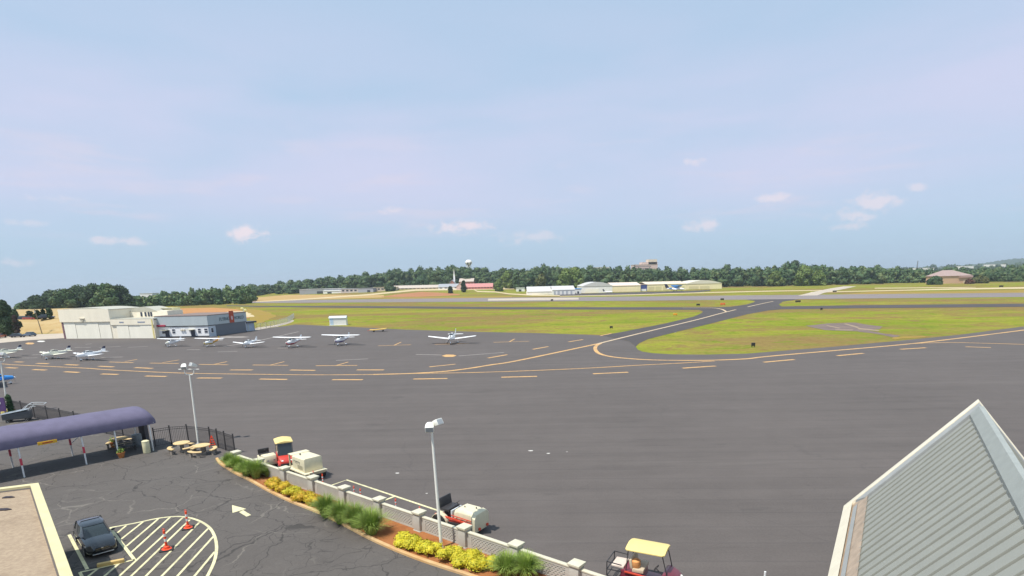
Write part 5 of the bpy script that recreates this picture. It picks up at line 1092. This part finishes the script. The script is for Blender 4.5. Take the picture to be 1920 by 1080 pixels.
def build_annex():
    a = G(463, 621.5); b = G(478, 619.6); h = zrow(470, 606, a.y); d = b-a; root = thing('annex', 'small pale blue annex with a dark flat roof at the end of the office hangar', 'shed', a, math.atan2(d.y, d.x)); L = d.length
    box3(0.05, L, 0, 4, 0, h).build('wall', mat('annex_blue', (.40, .48, .60), .6), root); box3(-.2, L+.6, -.5, 4.3, h, h+.45).build('roof', DARKT, root); box3(.4, 1.2, -.05, .0, .0, 2).build('door', OFFG, root)
    root = thing('yard_lamp', 'short lamp with yellow heads above the annex end of the office hangar', 'lamp', G(461, 618)); z = zrow(461, 578, G(461, 618).y)
    MB().tube([(0, 0, 0), (0, 0, z)], .09, 8).build('pole', GALV, root); 
    for x, zz in ((-.35, .1), (.55, -.4)): MB().box((x, 0, z+zz), (.9, .4, .45), top=(.6, .7)).build('lamp_head', mat('yellow_lamp', (.75, .70, .30), .5), root)
build_annex()

# ---------------------------------------------------------------- far buildings
BRICK = mat('red_brick', (.34, .15, .10), .85, var=.12); PINK = mat('pink_brick', (.52, .22, .17), .85, var=.1); BUFF = mat('buff_wall', (.60, .46, .32), .8, var=.1); LTAN = mat('light_tan_wall', (.66, .56, .44), .8, var=.1); WALLW = corrugated('white_metal_wall', (.80, .78, .74), 0, .6, .6, .25); WALLY = corrugated('cream_metal_wall', (.82, .72, .45), 0, .6, .6, .25)
ROOFB = mat('brown_roof', (.34, .25, .225), .8, var=.1); ROOFG = mat('grey_roof', (.33, .34, .36), .6, var=.1); ROOFW = mat('white_roof', (.56, .55, .52), .5, var=.08); ROOFT = mat('taupe_roof', (.48, .41, .35), .8, var=.1)
def building(x0_, x1_, ytop, ybase, dep, label, wall, roof, kind='flat', doors=(), nwin=0, yaw=0.0, Y=None, cat='building', roofh=None, name='building', overhang=.3, doorm=None, winm=None):
    """a building seen from picture column x0_ to x1_, standing on the terrain"""
    if Y: a, b = P(x0_, ybase, Y), P(x1_, ybase, Y); a.z = b.z = hz((a.x+b.x)/2, Y)-.3
    else:
        a = GT(x0_, ybase); b = P(x1_, ybase, a.y); b.z = a.z
    L = abs(b.x-a.x); h = zrow((x0_+x1_)/2, ytop, a.y)-a.z; rh = roofh if roofh is not None else h*.22; hw = h if kind == 'flat' else h-rh
    root = thing(name, label, cat, (a.x, a.y, a.z), yaw)
    box3(0, L, 0, dep, -1, hw).build('wall', wall, root); o = overhang
    if kind == 'flat': box3(-o, L+o, -o, dep+o, hw, hw+.35).build('roof', roof, root)
    elif kind == 'gable': MB().loft([[Vector((x, y, z)) for y, z in ((-o, hw-.1), (dep/2, h), (dep+o, hw-.1), (dep+o, hw-.4), (dep/2, h-.3), (-o, hw-.4))] for x in (-o, L+o)]).build('roof', roof, root)
    elif kind == 'front_gable':
        MB().loft([[Vector((x, y, z)) for x, z in ((-o, hw-.1), (L/2, h), (L+o, hw-.1), (L+o, hw-.4), (L/2, h-.3), (-o, hw-.4))] for y in (-o, dep+o)]).build('roof', roof, root)
        MB().prism([(0, 0), (L, 0), (L, .3)], 0, 0.01) ; MB().loft([[Vector((x, y, z)) for x, z in ((.05, hw-.05), (L-.05, hw-.05), (L/2, h-.32))] for y in (.02, dep-.02)]).build('gable', wall, root)
    elif kind == 'hip': MB().loft([[Vector((x, y, hw)) for x, y in ((-o, -o), (L+o, -o), (L+o, dep+o), (-o, dep+o))], [Vector((x, y, h)) for x, y in ((L*.28, dep*.45), (L*.55, dep*.45), (L*.55, dep*.55), (L*.28, dep*.55))]]).build('roof', roof, root)
    elif kind == 'barrel': barrel(-o, L+o, -o, dep+o, hw, rh).build('roof', roof, root)
    for u0, u1, hh in doors: box3(L*u0, L*u1, -.12, -.01, 0, hw*hh).build('door', doorm or DARKT, root)
    for k in range(nwin):
        u = (k+.5)/nwin; box3(L*u-L*.28/nwin, L*u+L*.28/nwin, -.1, -.01, hw*.42, hw*.74).build('window', winm or WINB, root)
    root['L'] = L; root['h'] = h; return root
def decks(root, m): 
    pass
building(562, 640, 542.2, 552.5, 26, 'long low grey warehouse farthest left of the buildings along the tree line', ROOFG, ROOFW, 'flat', [(.42, .95, .6)])
building(606, 646, 543.6, 551, 18, 'white low workshop standing in front of the grey warehouse end', WALLW, ROOFW, 'gable', [(.2, .4, .6)])
building(640, 694, 541.2, 549.8, 22, 'low pinkish-white depot right of the long grey warehouse', mat('pinkish_wall', (.58, .50, .48), .8), ROOFG, 'flat', [], 7)
building(672, 700, 540.6, 548.8, 16, 'plain grey-violet shed between the pinkish depot and the long buff building', mat('grey_violet_wall', (.42, .41, .47), .8), ROOFG, 'flat', [(.6, .8, .6)])
building(700, 742, 538.8, 546.5, 18, 'cream strip of offices with dark shrubs before it', LTAN, SAND, 'flat', [], 6)
building(736, 826, 534.8, 544, 24, 'long buff school-like building below the wooded ridge', BUFF, ROOFT, 'gable', [], 12, roofh=3.0)
building(822, 860, 532.2, 543, 22, 'white building with a grey roof just left of the church', WALLW, ROOFG, 'gable', [(.5, .62, .6)], 4, roofh=3.4)
building(856, 874, 528.5, 543.4, 20, 'pink gabled chapel front beside the church', mat('pink_wall', (.62, .42, .38), .8), mat('pink_roof', (.60, .44, .40), .7), 'front_gable', [(.42, .58, .35)], roofh=5)
building(872, 924, 531.4, 542.6, 26, 'long coral-red brick building right of the chapel', PINK, mat('coral_roof', (.50, .22, .20), .8), 'gable', [], 9, roofh=4)
building(861, 888, 521.6, 534, 30, 'brown-roofed brick hall behind the coral building', BRICK, ROOFT, 'gable', [], 5, Y=765, roofh=4)
ch = building(843, 853, 524.5, 540, 16, 'brick church with a slim white steeple under the ridge', BRICK, ROOFG, 'front_gable', [(.35, .65, .5)], Y=725, roofh=4, name='church', cat='church')
zt_ = zrow(852, 504, 725)-ch.location.z; MB().box((ch['L']*.9, 4, ch['h']+1), (1.9, 1.9, 6)).build('belfry', OFFW, ch); MB().lathe([(1.0, ch['h']+3.9), (.6, ch['h']+7), (.08, zt_)], 8, (ch['L']*.9, 4, 0)).build('steeple', WALLW, ch)
building(961, 1004, 529.4, 541, 26, 'brick building with a pale flat roof left of the white hangars', PINK, mat('pale_pink_roof', (.66, .55, .50), .7), 'gable', [], 6, roofh=4.5)
building(968, 984, 540, 546.6, 14, 'small white box building in front of the brick one', WALLW, ROOFW, 'flat', [(.3, .6, .6)])
building(989, 1040, 537.4, 553.3, 34, 'white hangar with a low sloping roof left of its ribbed twin', WALLW, ROOFW, 'gable', [(.18, .75, .55)], roofh=4, name='hangar', cat='hangar', doorm=HANGD)
building(1036, 1078, 536.2, 552.8, 30, 'ribbed white hangar with grey open bays beside the blue tarp', WALLW, ROOFW, 'gable', [(.06, .14, .7), (.22, .32, .75), (.42, .50, .75), (.6, .68, .75), (.8, .88, .75)], roofh=3, name='hangar', cat='hangar', doorm=mat('bay_grey', (.42, .43, .46), .7))
building(1079, 1090, 541.6, 550.8, 12, 'small hut with a bright blue tarp roof between the white hangars', WALLW, mat('blue_tarp', (.08, .30, .66), .5), 'flat', [(.3, .6, .5)], cat='hut')
building(1092, 1148, 528.6, 549.6, 44, 'large white hangar with a broad pale roof, left end of the long hangar row', WALLW, ROOFW, 'barrel', [(.1, .55, .62)], roofh=3.6, name='hangar', cat='hangar', doorm=HANGD)
building(1147, 1201, 529.6, 547.6, 40, 'cream hangar with pinkish roof edge next to the large white hangar', WALLY, mat('pink_cream_roof', (.70, .58, .48), .6), 'gable', [(.08, .9, .6)], roofh=2.6, name='hangar', cat='hangar', doorm=WALLY)
building(1200, 1213, 533.8, 546.2, 20, 'blue-fronted bay between the cream hangars', mat('bay_navy', (.05, .08, .26), .5), mat('brown_fascia', (.40, .30, .24), .7), 'flat', [(.1, .9, .35)], cat='bay', doorm=WALLW)
building(1212, 1286, 527.9, 545.4, 42, 'long yellow-cream hangar row behind the white jet', WALLY, LTAN, 'gable', [(.05, .2, .62), (.23, .38, .62), (.42, .57, .62), (.6, .76, .62), (.8, .96, .62)], roofh=2.2, name='hangar', cat='hangar', doorm=mat('hangar_door_yellow', (.64, .57, .34), .6))
building(1285, 1353, 525.4, 542.8, 40, 'yellow-cream hangar with a shallow arched roof at the right end of the row', WALLY, mat('cream_arch_roof', (.68, .64, .52), .6), 'barrel', [(.1, .36, .55), (.40, .66, .55)], roofh=3.2, name='hangar', cat='hangar', doorm=mat('hangar_door_yellow', (.64, .57, .34), .6))
aw = GT(1270, 546); aw = aw+Vector((0, 3, 0)); bt = thing('blue_canopy', 'bright blue funnel-shaped shade canopy behind the white jet', 'canopy', aw); z = zrow(1270, 534.5, aw.y)-aw.z; MB().lathe([(.4, z*.25), (1.2, z*.5), (5.2, z*.92), (5.2, z), (.4, z*.95)], 4).build('cover', AIRB, bt); MB().tube([(0, 0, 0), (0, 0, z*.5)], .3, 8).build('post', GALV, bt)
ho = building(1188, 1232, 496, 530, 30, 'pink and cream stepped hospital block rising above the trees', mat('hospital_pink', (.60, .46, .42), .8), LTAN, 'flat', [], 0, Y=1180, name='hospital', overhang=.5)
hL, hh = ho['L'], ho['h']
for k, (u0, u1, dz) in enumerate(((.34, 1.0, 4.5), (.62, .98, 9.5))): box3(hL*u0, hL*u1, 2, 26, hh+.36, hh+dz).build('upper_storey', LTAN if k else mat('hospital_pink', (.6, .46, .42), .8), ho)
for z in (hh-3, hh-7, hh-11, hh-15): box3(1, hL*.72, -.2, -.02, z-1, z+.7).build('window_band', mat('band_brown', (.30, .24, .24), .6), ho)
building(1112, 1142, 501.2, 520, 20, 'white block peeping out of the trees left of the hospital', WALLW, ROOFW, 'flat', [], 4, Y=1150)
# hip-roofed house and the town on the right
hs = building(1764, 1821, 506.2, 532.2, 22, 'tan house-like building with a brown hipped roof at the far right field edge', mat('peach_wall', (.58, .38, .24), .8, var=.1), ROOFB, 'hip', [(.72, .92, .5)], 0, cat='building', roofh=5.6, overhang=.8, doorm=BUFF)
box3(hs['L']*.55, hs['L'], -1.2, -.1, hs['h']-7.2, hs['h']-6.4).build('porch_roof', mat('pink_trim', (.66, .44, .40), .7), hs)
for a in [(1716, 1750, 502.4, 516, 'long white store roof above the trees near the radio mast', 1600), (1804, 1824, 498.8, 512, 'white office block with trees around it, right of the hipped roof', 1500), (1794, 1808, 504.2, 514, 'low buff building in front of the white office block', 1350), (1854, 1884, 495.6, 508, 'wide pale building high on the right hillside', 1900), (1830, 1844, 505.4, 514, 'sloping pale roof between trees on the right', 1300), (1870, 1882, 505.6, 513, 'small white house among the right-hand trees', 1300), (1905, 1914, 504.6, 512, 'tiny white house at the right picture edge', 1300)]:
    building(a[0], a[1], a[2], a[3], 24, a[4], WALLW, ROOFW if a[0] != 1830 else ROOFG, 'gable' if a[0] in (1830, 1870, 1905) else 'flat', [], 3, Y=a[5], roofh=3)
mt = thing('radio_mast', 'thin lattice radio mast above the right-hand trees', 'mast', P(1717, 520, 1500)); mt.location.z = 0; zz = zrow(1717, 489, 1500); mb = MB()
for a in range(3):
    c, s = math.cos(a*2.094), math.sin(a*2.094); mb.bar((2.2*c, 2.2*s, 0), (.5*c, .5*s, zz), .5)
    c2, s2 = math.cos((a+1)*2.094), math.sin((a+1)*2.094)
    for k in range(14): z0, z1 = zz*k/14, zz*(k+1)/14; r0, r1 = 2.2-1.7*k/14, 2.2-1.7*(k+1)/14; mb.bar((r0*c, r0*s, z0), (r1*c2, r1*s2, z1), .28)
mb.build('tower', mat('mast_grey', (.16, .17, .18), .5), mt)
wt = P(880.5, 540, 1250); wt.z = hz(wt.x, wt.y); z1 = zrow(880.5, 499, 1250)-wt.z; z2 = zrow(880.5, 487, 1250)-wt.z; rr = 7.2
tw = thing('water_tower', 'white water tower with dark chevrons rising above the ridge trees', 'water tower', wt)
MB().lathe([(1.5, z1-.5), (rr*.55, z1+2.0), (rr*.95, z1+5.5), (rr, z1+7.2), (rr*.9, z1+9.6), (rr*.55, z2-.6), (.2, z2)], 24, mfun=lambda i, j: 1 if i <= 2 and (j % 4 < 2 or i == 0) else 0).build('tank', [WALLW, mat('tank_dark', (.12, .11, .14), .5)], tw, smooth=True)
for k in range(6): a = k*math.pi/3; MB().tube([(6.5*math.cos(a), 6.5*math.sin(a), 0), (4.2*math.cos(a), 4.2*math.sin(a), z1+3)], .5, 6).build('leg', WALLW, tw)
MB().tube([(0, 0, 0), (0, 0, z1)], 1.4, 10).build('riser', WALLW, tw)
# hillside buildings on the left ridge
for a in [(418, 462, 551.6, 559.5, 'low white house with long roof at the foot of the left ridge', 560), (264, 287, 550.3, 562, 'grey-white block peeping over the trees behind the cream hangar', 620), (322, 331, 569.4, 573.2, 'tiny cream hut at the edge of the clay field', 0), (383, 404, 566.6, 569.6, 'tiny pinkish shed beside the tan field on the left', 0)]:
    building(a[0], a[1], a[2], a[3], 12, a[4], WALLW if a[5] else mat('pinkish_wall', (.58, .50, .48), .8), ROOFW, 'gable' if a[0] != 264 else 'flat', [], 4, Y=a[5] or None, roofh=1.2)

# ---------------------------------------------------------------- trees
BARK = MATS['bark']
F_DARK = foliage('dark_broadleaf', [(.034, .062, .028), (.050, .085, .036), (.075, .11, .048)], .09); F_MID = foliage('mid_broadleaf', [(.040, .085, .032), (.075, .125, .045), (.150, .180, .070)], .035); F_LIGHT = foliage('light_broadleaf', [(.11, .165, .04), (.15, .20, .05), (.19, .225, .075)], .08); F_OLIVE = foliage('olive_broadleaf', [(.10, .11, .035), (.14, .13, .045), (.09, .12, .035)], .1)
def tree(loc, h, w, label, m, seed, per=260, leaf=.55, group=None, base=.22, trunk=True):
    rng = np.random.default_rng(seed+100); root = thing('tree', label, 'tree', loc, 0, group); blobs = []
    n = 14
    for k in range(n):
        t = (k+.5)/n; z = h*(base+(1-base)*t*.93); rad = w*.5*math.sin(math.pi*min(1, .22+.78*t))**.7*(1 if t < .75 else 1.0-(t-.75)*1.6)
        a = k*2.4+rng.uniform(-.4, .4); q = rad*rng.uniform(.25, .75); br = w*rng.uniform(.19, .27)
        blobs.append(((q*math.cos(a), q*math.sin(a), z), (br, br, br*.85)))
    Cn, N, S, ex = crown_points(rng, blobs, per, leaf); quads_mesh('crown', Cn, N, S, m, root, extra=ex)
    tr = MB().tube([(0, 0, -.3), (.1, 0, h*.25), (0, .1, h*.6)], [w*.035+.12, w*.028+.08, .06], 8)
    for k in range(5): c = blobs[k*2+1][0]; tr.tube([(0, 0, h*(.18+.06*k)), (c[0]*.6, c[1]*.6, (c[2]+h*(.18+.06*k))/2+.4), c], [.14, .09, .04], 6)
    tr.build('trunk', BARK, root)
    return root
def tree_px(px, ytop, y, w_px, label, m, seed, **k):
    g = P(px, 560, y); g.z = hz(g.x, y); top = zrow(px, ytop, y); return tree(g, top-g.z, w_px*y/1130, label, m, seed, **k)
PURPF = foliage('crepe_myrtle', [(.06, .07, .03), (.09, .05, .06), (.16, .07, .10)], .35)
tree_px(-2, 564, 178, 44, 'big dark tree at the left picture edge beside the gravel lot', F_DARK, 1, per=420, leaf=.5, base=.10)
tree_px(19, 590, 176, 12, 'slim purple-tinged tree on the right flank of the big dark edge tree', PURPF, 2, per=160, leaf=.4, base=.05)
for i, (x, t, y, w, lb) in enumerate([(42, 574, 400, 34, 'smallest outermost tree at the left end of the wood behind the earth bank'), (68, 561, 390, 46, 'rounded tree, second from the left end behind the earth bank'), (96, 552, 400, 48, 'broad tree behind the earth bank, left of the tallest ones'), (124, 547, 380, 46, 'dense tree rising above the left edge of the cream hangar'), (150, 541, 395, 48, 'tall dark tree above the middle of the hangar doors'), (176, 538, 385, 50, 'tallest dark tree above the cream hangar roof'), (202, 537, 380, 52, 'tall full tree right of the tallest one above the hangar'), (226, 541, 390, 44, 'dark tree at the right shoulder of the wood above the hangar'), (240, 553, 384, 26, 'small tree at the right end of the wood above the hangar')]):
    tree_px(x, t, y, w, lb, F_DARK if i % 3 else F_MID, 10+i, per=330, leaf=.95, base=.08, group='trees of the wood behind the hangar')
for i, (x, t, y, w, m, lb) in enumerate([(1015, 515, 600, 24, F_OLIVE, 'olive-brown tree standing before the wood left of the white hangars'), (1060, 504, 640, 30, F_LIGHT, 'tall light green tree behind the ribbed white hangar'), (1078, 503, 650, 34, F_LIGHT, 'broad light green tree right of the other tall one behind the ribbed hangar'), (995, 512, 690, 26, F_MID, 'rounded mid-green tree behind the brick building roof'), (952, 509, 720, 24, F_LIGHT, 'light green tree above the coral building end'), (936, 526, 650, 18, F_LIGHT, 'low bright bush-like tree right of the coral building'), (870, 526, 640, 9, F_DARK, 'small dark round tree beside the chapel gable'), (845, 538, 620, 8, F_DARK, 'small dark tree before the white building left of the church'),
        (1502, 500, 640, 34, F_LIGHT, 'light green rounded tree under the highest treetops right of centre'), (1484, 491, 720, 30, F_DARK, 'highest dark treetop right of the taxiway connector'), (1530, 509, 640, 28, F_LIGHT, 'light green low tree right of the rounded one'), (1576, 507, 660, 30, F_MID, 'mid-green tree before the wood above the pale exit taxiway'), (1450, 511, 650, 28, F_LIGHT, 'light green tree left of the highest dark treetop'), (1750, 522, 560, 26, F_MID, 'low bushy tree touching the left corner of the hipped-roof building'), (1832, 522, 580, 28, F_OLIVE, 'low olive tree at the right corner of the hipped-roof building'), (1812, 526, 560, 14, foliage('copper_leaves', [(.14, .06, .04), (.10, .06, .035), (.18, .09, .05)], .2), 'small reddish-brown tree before the hipped-roof building'), (1858, 510, 640, 34, F_MID, 'rounded tree right of the hipped-roof building'), (1896, 512, 620, 36, F_MID, 'broad tree at the right picture edge of the field')]):
    tree_px(x, t, y, w, lb, m, 40+i, per=190, leaf=1.5, base=.06)
sk_ = 0
for i, (x, b, h, w, lb) in enumerate([(57, 594.5, 2.6, 2.2, 'dark conical shrub, leftmost on the parking terrace'), (66, 595.5, 1.6, 1.4, 'tiny reddish shrub left of the dark cone on the terrace'), (72, 595, 3.0, 1.9, 'tall dark cone shrub beside the thin pole on the terrace'), (83, 594, 3.0, 1.8, 'dark cone shrub right of the thin pole on the terrace'), (94, 593, 3.2, 2.0, 'rightmost dark cone shrub on the terrace near the hangar')]):
    g = G(x, 626); g = P(x, b+4, g.y+9); tree(g, h, w, lb, F_DARK, 70+i, per=60, leaf=.4, group='shrubs on the parking terrace', base=.02)
g0 = P(48, 602, G(48, 626).y+9)
small_car(P(44, 601.5, G(44, 626).y+8.6)+Vector((0, 0, .1)), R(5), CD, 'dark car leftmost on the parking terrace above the bank', 1.0); small_car(P(58, 601, G(58, 626).y+8.6)+Vector((0, 0, .1)), R(-4), CR, 'dark red car on the parking terrace below the cone shrubs', 1.0); small_car(P(88, 598.4, G(88, 626).y+8.6)+Vector((0, 0, .1)), R(8), CD, 'dark car on the parking terrace between the two right cone shrubs', 1.0)
up_ = thing('utility_pole', 'thin dark utility pole standing in front of the earth bank', 'pole', G(79, 626)); zz = zrow(74, 578, G(79, 626).y); MB().tube([(0, 0, 0), (-.8, 0, zz)], [.14, .09], 8).build('pole', mat('pole_wood', (.22, .17, .11), .8), up_); MB().bar((-1.8, 0, zz-.5), (.2, 0, zz-.5), .12).build('crossarm', MATS['pole_wood'], up_); MB().box((-.75, -.12, zz-1.1), (.3, .25, .5)).build('transformer', GALV, up_)
hl_ = G(45, 626); 
for i, (x, y, h, w, lb) in enumerate([(705, 545.6, 5, 8, 'dark shrub pair before the cream offices, left'), (713, 545, 4.6, 7, 'dark shrub before the cream offices, second from left'), (731, 546, 6, 14, 'wide dark bush at the right end of the cream offices'), (765, 541.2, 6, 9, 'dark tree before the long buff building, left of two'), (780, 540.8, 6.4, 9, 'dark tree before the long buff building, right of two')]):
    g = GT(x, y); tree(g, h, w, lb, F_DARK, 90+i, per=50, leaf=1.2, base=.02)

def wood(name, label_m, prof, ybase, depths, step, m, seed, leaf, per, hmin=8, wid=13):
    """far-off wood that reads as one mass: rows of crowns whose tops follow a ridge line"""
    rng = np.random.default_rng(seed); blobs = []
    def top(x):
        for (a, ya), (b, yb) in zip(prof, prof[1:]):
            if a <= x <= b: return ya+(yb-ya)*(x-a)/(b-a)
        return prof[-1][1]
    for k, Y in enumerate(depths):
        x = prof[0][0]
        while x < prof[-1][0]:
            yt = top(x)+(len(depths)-1-k)*rng.uniform(2.2, 4.2)+rng.normal(.8, 2.5)
            y = Y*rng.uniform(.95, 1.05); g = P(x, yt, y); g0 = hz(g.x, y); hgt = max(hmin, g.z-g0); w = wid*rng.uniform(.7, 1.35)*Y/750
            for j in range(4):
                t = j/3; blobs.append(((g.x+rng.normal(0, w*.16), y+rng.normal(0, w*.2), g0+hgt*(.18+.60*t)), (w*(.56-.24*t), w*(.56-.24*t), hgt*.23*rng.uniform(.85, 1.2))))
            x += step*rng.uniform(.6, 1.4)
    Cn, N, S, ex = crown_points(rng, blobs, per, leaf); o = quads_mesh(name, Cn, N, S, m, extra=ex); o['kind'] = 'stuff'
RIDGE = [(244, 560), (270, 557), (290, 556), (320, 546), (360, 543), (400, 541), (440, 536), (470, 533), (500, 531), (550, 526), (600, 521), (640, 515), (680, 513), (720, 510), (735, 503), (800, 504), (830, 501), (842, 496), (860, 501), (890, 501), (930, 506), (980, 505)]
MIDP = [(960, 505), (1000, 501), (1030, 497), (1060, 501), (1100, 498), (1140, 499), (1180, 502), (1240, 502), (1290, 502), (1340, 502), (1390, 499), (1430, 502)]
RIGHTP = [(1410, 502), (1440, 501), (1465, 498), (1485, 492), (1500, 493), (1540, 499), (1600, 498), (1650, 500), (1700, 502), (1760, 505), (1800, 501), (1830, 503), (1870, 502), (1940, 500), (1990, 498)]
wood('ridge_wood', '', RIDGE[:8], 0, [470, 540, 620], 9, F_MID, 1, 1.5, 60, wid=10); wood('ridge_wood', '', RIDGE[7:], 0, [800, 870, 940], 9, F_MID, 2, 1.9, 60)
wood('hangar_wood', '', MIDP, 0, [700, 780, 860], 10, F_MID, 3, 1.9, 60); wood('field_edge_wood', '', RIGHTP, 0, [680, 740, 820], 10, F_MID, 4, 1.9, 60)
wood('far_town_wood', '', [(1690, 502), (1730, 501), (1790, 499), (1840, 497), (1870, 496), (1920, 494), (2000, 490)], 0, [1400, 1700, 2100], 8, F_DARK, 5, 3.6, 36, wid=11)

# ---------------------------------------------------------------- summer haze: one closed box of thin even air round the whole place
def build_haze():
    o = MB().box((-500, 4440, -90), (18400, 9260, 420)).build('haze', []); o['kind'] = 'stuff'
    m = bpy.data.materials.new('haze_air'); m.use_nodes = True; t = NT(m.node_tree); t.n.clear()
    out = t.new('ShaderNodeOutputMaterial'); v = t.new('ShaderNodeVolumePrincipled'); v.inputs['Color'].default_value = (.80, .90, 1.0, 1); v.inputs['Density'].default_value = 0.00013; v.inputs['Anisotropy'].default_value = 0.2
    t.l.new(v.outputs[0], out.inputs['Volume']); o.data.materials.append(m)
build_haze()
